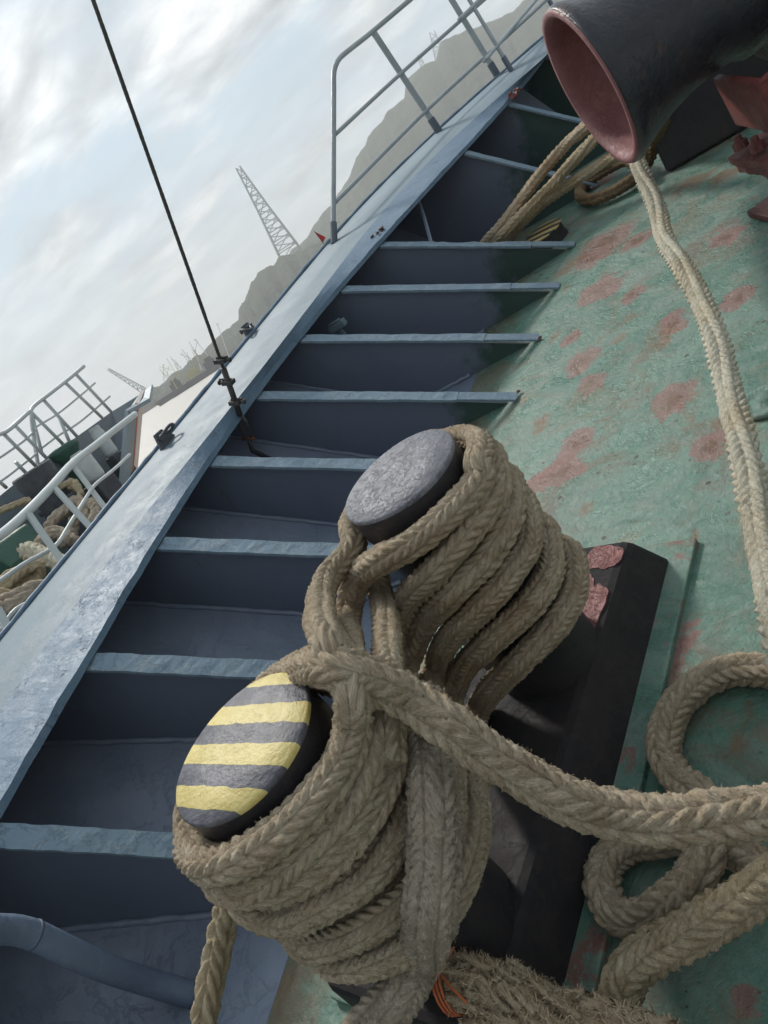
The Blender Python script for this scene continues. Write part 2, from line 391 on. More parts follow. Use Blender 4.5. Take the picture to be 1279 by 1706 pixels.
# ------------------------------------------------------------ deck (structure)
reds = [(1000, 480, 50, 22), (965, 600, 45, 22), (980, 635, 40, 18), (950, 560, 20, 12), (1120, 665, 50, 38), (1180, 740, 45, 32), (960, 735, 42, 24), (935, 785, 50, 26),
        (900, 800, 40, 18), (1120, 535, 40, 22), (1225, 495, 40, 24), (1205, 392, 42, 18), (1010, 400, 60, 20), (1060, 400, 30, 12), (985, 430, 40, 16), (1050, 490, 30, 14),
        (1130, 1075, 38, 28), (1118, 1110, 20, 24), (1150, 1048, 26, 16), (1240, 1660, 36, 30), (1000, 300, 30, 10), (1155, 1500, 25, 14)]
rusts = [(950, 440, 40, 16), (1235, 1240, 40, 34), (900, 700, 24, 24), (1190, 700, 24, 14), (1100, 560, 40, 30), (1030, 560, 26, 12), (975, 845, 24, 14), (1160, 900, 18, 30), (1205, 1060, 14, 12), (1060, 1500, 34, 20), (470, 1640, 36, 60), (1200, 290, 50, 12), (920, 560, 12, 10), (870, 665, 12, 10), (940, 480, 12, 10), (1255, 620, 16, 10), (1245, 1180, 24, 12), (1150, 300, 60, 14)]
def blobs(lst):
    out = []
    for (u, v, a, b) in lst:
        c = deck(u, v); p = deck(u+a, v-a*.35); q = deck(u, v+b); out.append((c, np.linalg.norm(p-c), abs(q[1]-c[1])+.02, math.atan2(*(p-c)[1::-1])))
    return out
BR, BT = blobs(reds), blobs(rusts)
xs = np.concatenate([np.arange(-1.52, 1.2, .03), np.arange(1.2, 6.5, .4)]); ys = np.concatenate([np.arange(-3, 0, .4), np.arange(0, 5.2, .03), np.arange(5.2, 11, .3)])
XX, YY = np.meshgrid(xs, ys)
def field(bl):
    f = np.full(XX.shape, -1.)
    for c, ra, rb, an in bl:
        dx, dy = XX-c[0], YY-c[1]
        ca, sa = math.cos(an), math.sin(an); p = (dx*ca+dy*sa)/max(ra*.88, .02); q = (-dx*sa+dy*ca)/max(rb*.88, .02)
        f = np.maximum(f, 1-np.sqrt(p*p+q*q))
    return np.clip(f, -1, 1)
fr, ft = field(BR), field(BT)
me = bpy.data.meshes.new('deck'); nx = len(xs); ny = len(ys)
ZZ = .006*np.sin(XX*2.1+YY*1.3)*np.sin(YY*1.9) - .006
vv = np.stack([XX, YY, ZZ], -1).reshape(-1, 3)
ii = (np.arange(ny-1)[:, None]*nx+np.arange(nx-1)[None]).ravel()
me.from_pydata([tuple(map(float, q)) for q in vv], [], [(int(a), int(a+1), int(a+1+nx), int(a+nx)) for a in ii])
for nme, fld in (('redp', fr), ('rustp', ft)):
    at_ = me.attributes.new(nme, 'FLOAT', 'POINT'); at_.data.foreach_set('value', fld.ravel().astype(np.float32))
me.polygons.foreach_set('use_smooth', [True]*len(me.polygons))
m, t, p = newmat('worn_green_deck'); co = coords(t)
big = noise(t, co, 1.6, 8, .6, .4); mid = noise(t, co, 7, 9, .65, .8); fin = noise(t, co, 40, 8, .7, .5)
col = mixc(t, ramp(t, big, [(.38, 0), (.6, 1)]).outputs[0], (.085, .205, .155), (.175, .285, .23))
col = mixc(t, ramp(t, mid, [(.45, 0), (.6, .75)]).outputs[0], col, (.20, .265, .225))
col = mixc(t, ramp(t, noise(t, co, 4.5, 9, .7, 1.2), [(.50, 0), (.62, .8)]).outputs[0], col, (.065, .17, .13))
col = mixc(t, ramp(t, noise(t, co, 3.1, 9, .72, .8), [(.52, 0), (.62, .75)]).outputs[0], col, (.17, .13, .085))
for nme, c, thr in (('redp', (.29, .115, .105), .12), ('rustp', (.21, .10, .045), .15)):
    an = N(t, 'ShaderNodeAttribute', attribute_name=nme)
    f = math_n(t, 'ADD', an.outputs['Fac'], math_n(t, 'MULTIPLY', math_n(t, 'SUBTRACT', noise(t, co, 8, 10, .72, .8), .5), 2.6))
    col = mixc(t, ramp(t, f, [(thr+.05, 0), (thr+.13 if nme == 'redp' else thr+.5, .68)]).outputs[0], col, c)
an = N(t, 'ShaderNodeAttribute', attribute_name='redp')
f = math_n(t, 'ADD', an.outputs['Fac'], math_n(t, 'MULTIPLY', math_n(t, 'SUBTRACT', noise(t, co, 16, 10, .75, 1.), .5), 1.6))
col = mixc(t, ramp(t, f, [(.62, 0), (.78, .9)]).outputs[0], col, (.15, .075, .045))
sxd = N(t, 'ShaderNodeSeparateXYZ'); L(t, co, sxd.inputs[0])
gut = math_n(t, 'ADD', math_n(t, 'SUBTRACT', -1.2, sxd.outputs[0]), math_n(t, 'MULTIPLY', math_n(t, 'SUBTRACT', noise(t, co, 5, 10, .75, 1.), .5), 1.1))
col = mixc(t, ramp(t, gut, [(.02, 0), (.2, .6)]).outputs[0], col, (.17, .125, .075))
for vs, lo_, hi_ in ((24, .05, .065), (55, .09, .11)):
    vd = N(t, 'ShaderNodeTexVoronoi', ins={'Scale': vs, 'Randomness': 1.}); L(t, co, vd.inputs[0])
    rs = N(t, 'ShaderNodeSeparateColor'); L(t, vd.outputs['Color'], rs.inputs[0])
    dd_ = math_n(t, 'SUBTRACT', math_n(t, 'MULTIPLY', vd.outputs['Distance'], 1.), math_n(t, 'MULTIPLY', math_n(t, 'MAXIMUM', math_n(t, 'SUBTRACT', rs.outputs[0], .62), 0.), .5))
    dd2 = math_n(t, 'ADD', dd_, math_n(t, 'MULTIPLY', math_n(t, 'SUBTRACT', noise(t, co, 90, 4, .7), .5), .12))
    dot = ramp(t, dd2, [(.0, 1), (.03, 0)]); reg = ramp(t, noise(t, co, 1.7, 4, .6, .5), [(.42, 0), (.55, .9)])
    col = mixc(t, math_n(t, 'MULTIPLY', dot.outputs[0], reg.outputs[0]), col, (.04, .03, .025))
col = mixc(t, ramp(t, noise(t, co, 2.7, 11, .78, 1.3), [(.53, 0), (.60, .55)]).outputs[0], col, (.215, .17, .11))
sc_ = ramp(t, noise(t, co, 17, 9, .75, 1.6), [(.64, 0), (.66, .85)]); col = mixc(t, sc_.outputs[0], col, (.13, .085, .055))
col = mixc(t, ramp(t, noise(t, co, 2.2, 10, .75, 1.5), [(.56, 0), (.64, .55)]).outputs[0], col, (.15, .155, .13))
sp2 = ramp(t, noise(t, co, 13, 10, .75, 1.), [(.63, 0), (.68, .9)]); col = mixc(t, sp2.outputs[0], col, (.17, .10, .06))
L(t, col, p.inputs['Base Color'])
st = ramp(t, noise(t, co, 11, 12, .7, 1.2), [(.49, 0), (.51, 1)])
nb = bump(t, mid, .42, .03); nb = bump(t, st.outputs[0], .28, .003, nb); nb = bump(t, fin, 1., .007, nb); nb = bump(t, noise(t, co, 90, 5, .7), .8, .003, nb); L(t, nb, p.inputs['Normal'])
L(t, ramp(t, mid, [(.35, .22), (.6, .42)]).outputs[0], p.inputs['Roughness']); p.inputs['Specular IOR Level'].default_value = .55
m_deck = m; me.materials.append(m); me.update()
do = bpy.data.objects.new('deck', me); COL.objects.link(do); do.matrix_world = SHIP.copy(); tag(do, kind='structure')
m_deckplate = m_deck

# ------------------------------------------------------------ bulwark of this ship
pin = [(0, 1290+50), (140, 1085), (262, 892), (350, 757), (430, 650), (500, 555), (565, 475), (625, 400), (700, 330), (770, 246), (848, 166), (905, 92)]
pcr = [(0, 1180), (100, 1050), (200, 905), (300, 775), (380, 690), (470, 575), (560, 450), (620, 368), (700, 285), (800, 190), (890, 110)]
pou = [(0, 1065), (130, 910), (235, 780), (330, 665), (435, 540), (555, 395), (640, 305), (730, 215), (850, 112), (905, 62)]
def curve(px, z, deg=4):
    P = np.array([deck(u, v, z) for u, v in px]); c = np.polyfit(P[:, 1], P[:, 0], deg); y0, y1 = P[0, 1], P[-1, 1]
    def f(y):
        yy = min(max(y, y0), y1); s = np.polyval(np.polyder(c), yy); s = max(-.4, min(.7, s)) if yy != y else 0
        return float(np.polyval(c, yy)+s*(y-yy))
    return f
ZI, ZC, ZO = .60, .64, .66
xin, xcr, xou = curve(pin, ZI), curve(pcr, ZC), curve(pou, ZO)
YS = np.arange(-2.2, 9.01, .1)
bul = thing('ship_bulwark', (xin(2), 2., 0), 'flaking pale blue steel bulwark with wide cap rail and sloping ribs', 'bulwark')
def jitter(y, s, a=.004): return a*mnoise.noise(Vector((y*7.3, s*5.1, 1.7)))+a*.6*mnoise.noise(Vector((y*23, s*5.1, 4.7)))
YF = np.arange(-2.2, 9.01, .025)
mb = MB(); mb.quadstrip([[(xin(y)+.002+jitter(y, 1, .005), y, ZI-.022), (xin(y)+jitter(y, 1, .005), y, ZI+jitter(y, 2)), (xin(y)*.5+xcr(y)*.5, y, (ZI+ZC)/2+jitter(y, 6)), (xcr(y)+jitter(y, 3, .003), y, ZC)] for y in YF])
mb.build('cap_band', m_band, bul)
mb = MB(); mb.quadstrip([[(xcr(y)+jitter(y, 3, .003), y, ZC), (xcr(y)*.6+xou(y)*.4, y, ZC+.008), (xou(y), y, ZO), (xou(y)-.004, y, ZO-.03)] for y in YF]); 
mb.build('cap_rail', m_cap, bul, smooth=True)
mb = MB(); mb.tube([(xou(y)-.004, y, ZO+.004+jitter(y, 5, .005)) for y in YF], .011, 8); mb.build('edge_bead', m_band, bul, smooth=True)
def xbase(y): return max(-1.71-.1*min(max(y-.5, 0), 1), xou(y)+.3) if y > 3 else -1.71-.1*min(max(y-.5, 0), 1)
def zfl(x, y): return max(0., min(.6, (xbase(y)-x)*.6/max(.05, xbase(y)-xou(y)-.03)*1.0))
# under-cap sheet + shell plating + hull side
mb = MB(); mb.quadstrip([[(xin(y)-.01, y, ZI-.022), (xou(y)+.03, y, ZO-.04), (xou(y)+.028, y, zfl(xou(y)+.028, y)-.0)] for y in YS]); mb.build('plating', m_slate, bul)
mb = MB(); mb.quadstrip([[(xou(y)-.004, y, ZO-.03), (xou(y)+.02, y, -.2), (xou(y)+.3, y, -2.), (xou(y)+.9, y, -5.5)] for y in YS]); mb.build('hull_side', m_nblue, bul)
def side_rows(y):
    xb_ = xbase(y); xo_ = xou(y)+.03; return [(max(-1.47, xb_+.04), y, -.008), (xb_, y, .002)]+[(xb_+(xo_-xb_)*k_/6, y, zfl(xb_+(xo_-xb_)*k_/6, y)+.004*mnoise.noise(Vector((y*2, k_, 0)))) for k_ in range(1, 7)]
mb = MB(); mb.quadstrip([side_rows(y) for y in YS]); 
fo = mb.build('side_floor', m_floor, bul, smooth=True)
# ribs
m_web, t, p = newmat('web_slate_with_green_foot'); co = coords(t); sx = N(t, 'ShaderNodeSeparateXYZ'); L(t, co, sx.inputs[0])
k = math_n(t, 'ADD', sx.outputs[0], math_n(t, 'MULTIPLY', math_n(t, 'SUBTRACT', noise(t, co, 8, 6, .6), .5), .45))
kk = math_n(t, 'SUBTRACT', k, math_n(t, 'MULTIPLY', sx.outputs[2], .3))
fx = ramp(t, math_n(t, 'MULTIPLY', math_n(t, 'ADD', kk, 0.), 1.), [(.62, 0), (.72, 1)])
c0 = mixc(t, noise(t, co, 3, 6), (.105, .13, .185), (.14, .168, .225))
rs_ = coords(t, (1.2, 6, .5)); rst = ramp(t, noise(t, rs_, 5, 10, .75, .3), [(.63, 0), (.68, .7)])
c0 = mixc(t, rst.outputs[0], c0, (.10, .065, .05))
L(t, mixc(t, fx.outputs[0], c0, (.035, .075, .065)), p.inputs['Base Color'])
nb = bump(t, noise(t, co, 4, 3), .5, .03); nb = bump(t, ramp(t, noise(t, co, 9, 10, .6, 1.), [(.6, 0), (.61, 1)]).outputs[0], .25, .002, nb); L(t, nb, p.inputs['Normal']); p.inputs['Roughness'].default_value = .42
def pixv(p):
    c_ = M@E0*0; q_ = M.T@(np.array(p)-E0); return CY-FPX*q_[1]/-q_[2]
ribs_y = []
for px in [(0, 1385), (140, 1098), (262, 900), (357, 765), (437, 655), (507, 560), (568, 479), (628, 404), (770, 250), (848, 170), (915, 92)]:
    best = min(np.arange(.2, 7.5, .01), key=lambda y_: abs(pixv((xin(y_), y_, ZI-.02))-px[1])); ribs_y.append(float(best))
ribs_y = [ribs_y[0]-.5]+ribs_y
foot_px = {1: (570, 1421), 2: (682, 1125), 3: (759, 924), 4: (815, 777), 5: (862, 660), 6: (898, 561), 7: (933, 475), 8: (958, 406)}
def xfoot(y): return -1.19+.107*(y-2.636) if y < 4.6 else -.98+.09*(y-4.6)
for i, y in enumerate(ribs_y):
    xi = xin(y); xo = xou(y)+.035
    xf = deck(*foot_px[i])[0] if i in foot_px else xfoot(y)
    if i >= 9: xf = max(xi+.55, xf)
    fy = deck(*foot_px[i])[1] if i in foot_px else y+(.2 if i == 0 else 0)
    top = np.array([xi-.006, y, ZI-.026]); ft_ = np.array([xf, fy, .0]); d = nrm(ft_-top)
    yw = lambda x: y+(fy-y)*(x-xi)/(xf-xi)
    rib = MB(); yo = yw(xo)
    poly = [(xf-.02, fy, -.03), (xi-.01, y, ZI-.034), (xo, yo, ZO-.06), (xo, yo, zfl(xo, yo)-.01), (xbase(y), yw(xbase(y)), -.03), (-1.5, yw(-1.5), -.03)]
    rib.prism(poly, (0, .012, 0)); ro = rib.build('rib', m_web, bul)
    nrmal = nrm(np.cross(d, [0, -1, 0])); nrmal = nrmal if nrmal[2] > 0 else -nrmal
    Lr = np.linalg.norm(ft_-top); s1 = Lr*.78; wf = .062
    # flange strip: finely cut, ragged edges
    rows = []; nseg = 44
    for j in range(nseg+1):
        s_ = s1*j/nseg; c_ = top+d*s_
        e1 = jitter(s_*1.3+i*3, 8, .005); e2 = jitter(s_*1.3+i*5, 9, .0035)
        sgn = 1.6 if i == 8 and .35 < j/nseg < .8 else 0
        if sgn: e1 += -.018*abs(math.sin(j*.35))
        rows.append([c_+np.array([0, -wf/2+e2, 0])-nrmal*.012, c_+np.array([0, -wf/2+e2, 0]), c_+np.array([0, 0, 0])+nrmal*.003*jitter(s_*3, 7, 1.), c_+np.array([0, wf/2+e1, 0]), c_+np.array([0, wf/2+e1, 0])-nrmal*.012])
    fb = MB(); fb.quadstrip(rows, 0)
    c_ = top+d*(s1+(Lr-s1)/2)+nrmal*.001; fb.box(c_-nrmal*.005, (Lr-s1-.006, wf*.88, .010), [d, np.array([0, 1., 0]), nrmal])
    fb.build('flange', m_flange, ro)
    if i < 8:
        wb = MB(); wp_ = [(x_, yw(x_)-.004, zfl(x_, yw(x_))+.003) for x_ in np.linspace(xo+.03, -1.5, 40)]
        wb.tube([(q[0], q[1]+jitter(q[0]*4, i, .004), q[2]+jitter(q[0]*5, i+3, .004)) for q in wp_], [.008+.003*abs(math.sin(k_*1.9)) for k_ in range(40)], 6)
        wb.build('weld_bead', m_floor, ro, smooth=True)
    # rust at the foot
    if i in (5, 6, 7):
        rb = MB()
        for q in range(1):
            c2 = ft_+np.array([rng.uniform(-.03, .015), rng.uniform(-.04, .04), .004]); rb.lathe([(0.001, .006), (.006, .003), (.011, -.004)], c2, n=7)
        rb.build('rust_lump', m_rust, ro)
# broken rusty corner of the cap and a loose stiffener in the tall bay
rb = MB(); c = deck(628, 392, ZI)
for q in range(60):
    pz = c+np.array([rng.uniform(-.05, .06), rng.uniform(-.09, .05), rng.uniform(-.012, .018)]); ax = nrm(rng.normal(size=3)); b1 = nrm(np.cross(ax, [0, 0, 1])); rb.box(pz, (rng.uniform(.01, .035), rng.uniform(.01, .03), .004), [b1, np.cross(ax, b1), ax])
rb.build('rust_flakes', m_rust, bul)
rb = MB(); c = deck(857, 158, ZI)
for q in range(10):
    pz = c+np.array([rng.uniform(-.03, .05), rng.uniform(-.03, .03), rng.uniform(-.01, .02)]); ax = nrm(rng.normal(size=3)); b1 = nrm(np.cross(ax, [0, 0, 1])); rb.box(pz, (.03, .03, .006), [b1, np.cross(ax, b1), ax])
rb.build('rust_flakes', m_red, bul)
st_ = MB(); a = xp(697, 335, -1.78); b_ = xp(716, 398, -1.72); st_.tube([a, (a+b_)/2+[0, .01, 0], b_, b_+(b_-a)*.3], .011, 6); st_.build('stiffener', m_floor, bul)

# small pale block lodged between ribs
c = deck(562, 543, .47); blk = MB(); blk.box(c, (.10, .04, .035)); blk.prism([c+[-.04, -.015, .0185], c+[.04, -.015, .0185], c+[.03, .015, .0185], c+[-.03, .015, .0185]], (0, 0, .01))
blk.box(c+[0, 0, -.12], (.02, .02, .2)); blk.build('junction_box', m_cap, base=c-[0, 0, .2], bevel=.006, tg=dict(label='small pale blue box peeping out above the third rib below the rusted break', cat='junction box'))

# ------------------------------------------------------------ railing on the cap
RT = .735
rl = thing('cap_railing', deck(731, 221, ZO), 'grey three rail tubular railing with a slanting end post on the cap rail', 'railing')
pA = [deck(555, 404, ZO), deck(731, 219, ZO), deck(829, 127, ZO)]
dirA = nrm(pA[2]-pA[1]); endtop = at(553, 101, 4.6); endtop[2] = ZO+RT
def rail_at(base, hgt): return base+np.array([-.02*hgt/RT, 0, hgt])
p2t = rail_at(pA[1], RT)
mb = MB(); bend = endtop
path = [pA[0]]+[pA[0]+(bend-pA[0])*k_ for k_ in (.3, .6, .88, .95)]
q = nrm(p2t-bend)
path += [bend+q*.02+np.array([0, 0, -.01]), bend+q*.07, p2t, rail_at(pA[2], RT), rail_at(pA[2], RT)+(rail_at(pA[2], RT)-p2t)*1.3]
PP, _ = spline(path, .03); mb.tube(PP, .016, 10); mb.build('top_rail', m_grey, rl, smooth=True)
for hh, rr_, nme in ((.435, .0125, 'middle_rail'), (.155, .0125, 'lower_rail')):
    s0 = pA[0]+(bend-pA[0])*hh/RT
    mb = MB(); e = rail_at(pA[2], hh); PP, _ = spline([s0, rail_at(pA[1], hh)+[.012, 0, 0], e, e+(e-rail_at(pA[1], hh))*1.3], .05); mb.tube(PP, rr_, 8); mb.build(nme, m_grey, rl, smooth=True)
for b_ in pA[1:]:
    mb = MB(); mb.box(b_+(rail_at(b_, RT)-b_)*.56, (.012, .042, RT*.86), [np.array([0, 1., 0])*0+nrm(np.cross(dirA, [0, 0, 1])), dirA, nrm(rail_at(b_, RT)-b_)]); po = mb.build('post', m_grey, rl)
    mb = MB(); mb.box(b_+(rail_at(b_, RT)-b_)*.065, (.02, .05, RT*.14), [nrm(np.cross(dirA, [0, 0, 1])), dirA, nrm(rail_at(b_, RT)-b_)]); mb.build('sleeve', m_sleeve, po)
mb = MB(); mb.tube([pA[0]-[0, 0, .01], pA[0]+(bend-pA[0])*.11], .022, 10); mb.build('sleeve', m_sleeve, rl)
rl2 = thing('bow_railing', deck(850, 117, ZO), 'second grey railing starting just beyond the first one towards the bow', 'railing')
pB = [deck(851, 117, ZO), deck(925, 20, ZO), deck(978, -45, ZO)]
for hh, rr_, nme in ((RT, .016, 'top_rail'), (.46, .0125, 'middle_rail'), (.175, .0125, 'lower_rail')):
    mb = MB(); a0 = rail_at(pB[0], hh); PP, _ = spline([a0-(rail_at(pB[1], hh)-a0)*.22, a0, rail_at(pB[1], hh), rail_at(pB[2], hh)], .05); mb.tube(PP, rr_, 8); mb.build(nme, m_grey, rl2, smooth=True)
for b_ in pB:
    dB = nrm(pB[1]-pB[0]); mb = MB(); A_ = [nrm(np.cross(dB, [0, 0, 1])), dB, nrm(rail_at(b_, RT)-b_)]
    mb.box(b_+(rail_at(b_, RT)-b_)*.56, (.012, .042, RT*.86), A_); po = mb.build('post', m_grey, rl2)
    mb = MB(); mb.box(b_+(rail_at(b_, RT)-b_)*.065, (.02, .05, RT*.14), A_); mb.build('sleeve', m_sleeve, po)
c = deck(541, 409, ZO); fl = thing('pennant', c, 'tiny red pennant on a thin stick beside the slanting railing post', 'flag')
mb = MB(); mb.tube([c, c+[-.0, .0, .105]], .002, 6); mb.build('stick', m_steel, fl)
mb = MB(); mb.prism([c+[0, 0, .10], c+[.01, .05, .03], c+[.0, .0, .02]], (.001, 0, 0)); mb.build('cloth', m_flag, fl)

# ------------------------------------------------------------ padeyes with shackles on the cap's outer edge
def padeye(u, v, label, flip):
    c = deck(u, v, ZO); th = thing('shackle', c, label, 'shackle', 'shackles on the cap rail')
    y = c[1]; td = nrm([xou(y+.1)-xou(y-.1), .2, 0]); o_ = nrm(np.cross(td, [0, 0, 1]))   # o_ inboard
    if o_[0] < 0: o_ = -o_
    mb = MB(); P_ = [c-td*.056-[0, 0, .004], c+td*.056-[0, 0, .004], c+td*.034+np.array([0, 0, .056])-o_*.015, c-td*.015+np.array([0, 0, .062])-o_*.015]
    mb.prism(P_, o_*.016); mb.build('padeye', m_iron, th, bevel=.003)
    s_ = -1 if flip else 1
    a0 = c+np.array([0, 0, .038])+o_*.005; d1 = nrm(-td*s_*.8*1+o_*.55+np.array([0, 0, .0]))
    sd = nrm(np.cross(d1, [0, 0, 1.])); hgt = np.array([0, 0, .0])
    loop = [a0+sd*.02, a0+d1*.038+sd*.021, a0+d1*.062+sd*.014, a0+d1*.074, a0+d1*.062-sd*.014, a0+d1*.038-sd*.021, a0-sd*.02]
    loop = [q_+np.array([0, 0, -.0+.012*math.sin(i_)]) for i_, q_ in enumerate(loop)]
    PP, _ = spline(loop, .006); mb = MB(); mb.tube(PP, .0075, 10); mb.build('bow', m_iron, th, smooth=True)
    mb = MB(); mb.tube([a0+sd*.038, a0-sd*.034], .007, 10); mb.lathe([(.0, .0), (.014, 0), (.014, .010), (0, .010)], a0+sd*.034, sd, 6); mb.build('pin', m_iron, th, smooth=False)
    return th
padeye(277, 738, 'dark iron shackle on a plate at the cap edge nearest the camera', True)
t2 = padeye(418, 556, 'dark iron shackle with a chain link on the cap edge behind the wire stay', False)

# ------------------------------------------------------------ wire stay
foot = yp(421, 752, 2.33); topw = at(155, 0, 2.35); dw = nrm(topw-foot)
stay = thing('wire_stay', foot, 'taut dark wire rope stay with clamps and turnbuckle rising from the bulwark', 'wire stay')
def onw(u, v):          # point of the wire seen at that pixel
    r_ = M@ray(u, v); r_ = nrm(r_); w0 = foot-E0; a_, b2, c2 = 1., r_.dot(dw), 1.
    tt = (b2*r_.dot(w0)-dw.dot(w0))/(1-b2*b2); return foot+dw*tt
w1 = onw(405, 690)
mb = MB(); far = topw+dw*2.5; nn = 400; ln = np.linalg.norm(far-w1)
for ph in range(6):
    side = nrm(np.cross(dw, [0, 1, 0])); s2 = np.cross(dw, side)
    mb.tube([w1+dw*ln*i_/nn+.0038*(math.cos(i_*.55+ph*math.pi/3)*side+math.sin(i_*.55+ph*math.pi/3)*s2) for i_ in range(nn+1)], .0036, 5)
mb.build('wire', m_steel, stay, smooth=True)
mb = MB(); mb.tube([onw(376, 612), onw(402, 690)], .013, 8)
mb.build('doubled_wire', m_steel, stay, smooth=True)
for k_, (u_, v_) in enumerate(((376, 598), (382, 636), (398, 668))):
    c = onw(u_, v_); sd = side*(1 if k_ % 2 else -1); mb = MB(); mb.box(c, (.05, .034, .018), [sd, s2, dw]); mb.tube([c-sd*.022-dw*.0, c+sd*.045], .0065, 6); mb.tube([c-sd*.018+dw*.012, c+sd*.038+dw*.014], .005, 6); mb.lathe([(0, 0), (.011, 0), (.011, .01), (0, .01)], c+sd*.036, sd, 6)
    mb.build('wire_clamp', m_steel, stay, bevel=.002)
a0, a1 = onw(403, 690), onw(415, 730)
for s_ in (-1, 1):
    mb = MB(); mb.tube([a0+side*.004*s_, a0-dw*.03+side*.017*s_, a1+side*.02*s_], .0065, 8); mb.build('fork_arm', m_steel, stay, smooth=True)
mb = MB(); mb.tube([a1-side*.03, a1+side*.03], .008, 8); mb.build('pin', m_rust, stay)
zl_ = max(0, zfl(a1[0], a1[1]))
mb = MB(); mb.tube([a1, a1-dw*.06, np.array([a1[0]+.03, a1[1]+.03, zl_-.01])], .011, 8); mb.build('lug', m_black, stay, smooth=True)

# ------------------------------------------------------------ double bitt
A = at(662, 790, 1.5); B = at(403, 1240, 1.15); ZT = .5*(A[2]+B[2]); A[2] = B[2] = 0
BR_ = .132; ax = nrm(A-B); px_ = np.array([ax[1], -ax[0], 0])       # px_ = inboard
ZP = .12
BB_BASE = np.array([B[0], B[1], 0.])
bitt = thing('double_bollard', BB_BASE, 'black double bollard with one yellow striped head on a black box base', 'bollard')
n0 = B-ax*.17; n1_ = A+ax*.37
def plan(l, r, z): return [n0+px_*r+[0, 0, z], n1_+px_*r+[0, 0, z], n1_-px_*l+[0, 0, z], n0-px_*l+[0, 0, z]]
mb = MB(); bot = plan(.30, .128+.06, -.01); tp = plan(.26, .128, ZP)
tp[1] = tp[1]-ax*.03; tp[2] = tp[2]-ax*.03
mb.add(bot+tp, [(0, 1, 5, 4), (1, 2, 6, 5), (2, 3, 7, 6), (3, 0, 4, 7), (4, 5, 6, 7)]); mb.build('base_box', m_basebox, bitt, bevel=.02)
mb = MB(); o3 = plan(.34, .235, 0); dp = [q+[0, 0, .0] for q in o3]; mb.prism([dp[0]-[0, 0, .01], dp[1]+ax*.05-[0, 0, .01], dp[2]+ax*.05-[0, 0, .01], dp[3]-[0, 0, .01]], (0, 0, .022)); mb.build('doubler_plate', m_deck, bitt, bevel=.004)
m_str = striped()
for k_, (c, mt) in enumerate(((A, m_blacktop), (B, m_str))):
    BR_ = .130; mb = MB(); mb.lathe([(BR_*.97, ZP-.02), (BR_*.97, ZT-.07), (BR_*1.0, ZT-.065), (BR_, ZT-.006)], c, n=64, wob=.004); po = mb.build('post', m_black, bitt, smooth=True)
    mb = MB(); mb.lathe([(BR_, ZT-.008), (BR_*1.005, ZT-.003), (BR_*.985, ZT+.002), (BR_*.5, ZT+.0025), (.001, ZT+.003)], c, n=64, wob=.006); mb.build('head', mt, po, smooth=True)
mb = MB(); cc = n1_+px_*.06-ax*.10
def redpatch(c, w_, l_):
    k_ = 48; out = []
    for a in np.arange(k_)*2*math.pi/k_:
        q = 1+.25*math.sin(2*a+w_*50)+.22*mnoise.fractal(Vector((math.cos(a)*1.6+w_*90, math.sin(a)*1.6, 0)), 1., 2., 4); out.append(c+px_*w_*math.cos(a)*q+ax*l_*math.sin(a)*q)
    return out
mb.prism([q+[0, 0, ZP-.001] for q in redpatch(n1_+px_*.075-ax*.085, .04, .05)], (0, 0, .003)); mb.prism([q+[0, 0, ZP-.001] for q in redpatch(n1_+px_*.06-ax*.23, .05, .10)], (0, 0, .003)); mb.build('paint_patch', m_redpatch, bitt)

# ------------------------------------------------------------ ropes
def cyl(u, v, c, R):
    d = M@ray(u, v); dx, dy = d[0], d[1]; ex, ey = -c[0], -c[1]
    a_ = dx*dx+dy*dy; b2 = ex*dx+ey*dy; cc_ = ex*ex+ey*ey-R*R; D = b2*b2-a_*cc_
    t_ = (-b2-math.sqrt(D))/a_ if D > 0 else -b2/a_
    return E0+d*t_
def cylpt(c, deg, drop, R):
    a_ = math.atan2(c[1], c[0])+math.pi+math.radians(deg); return np.array([c[0]+R*math.cos(a_), c[1]+R*math.sin(a_), ZT-drop])
def trace(lst, dR=0.):
    """(u, v, mode): 'A'/'B' = lies on that post (optionally 'A.07' extra radius), float = height above deck, None = between its neighbours"""
    dep = []; raw = []
    for u, v, md in lst:
        if isinstance(md, str):
            R = BR_+.036+(float(md[1:]) if len(md) > 1 else 0)+dR; pt = cyl(u, v, A if md[0] == 'A' else B, max(R, .05))
        elif md is None: pt = None
        else: pt = deck(u, v, md)
        dep.append(None if pt is None else float(-(M.T@(pt-E0))[2])); raw.append(pt)
    idx = [i for i, d in enumerate(dep) if d is not None]
    dd = np.interp(range(len(dep)), idx, [dep[i] for i in idx])
    out = [at(u, v, d) for (u, v, _), d in zip(lst, dd)]
    for i, (u, v, md) in enumerate(lst):
        if isinstance(md, str) and len(md) == 1 and out[i][2] > ZT-.042: out[i] = np.array([out[i][0], out[i][1], ZT-.042])
    return out
def arc(c, p, turn, R, dz, n=16):
    """continue from p round the post c by `turn` radians, easing down below the head"""
    a0 = math.atan2(p[1]-c[1], p[0]-c[0]); r0 = math.hypot(p[1]-c[1], p[0]-c[0]); z1 = min(p[2]+dz, ZT-.06); out = []
    for k_ in range(1, n+1):
        f_ = min(1., k_/(.45*n)); e_ = f_*f_*(3-2*f_); rr_ = r0+(R-r0)*min(1, k_/5)
        out.append(np.array([c[0]+rr_*math.cos(a0+turn*k_/n), c[1]+rr_*math.sin(a0+turn*k_/n), p[2]+(z1-p[2])*e_]))
    return out
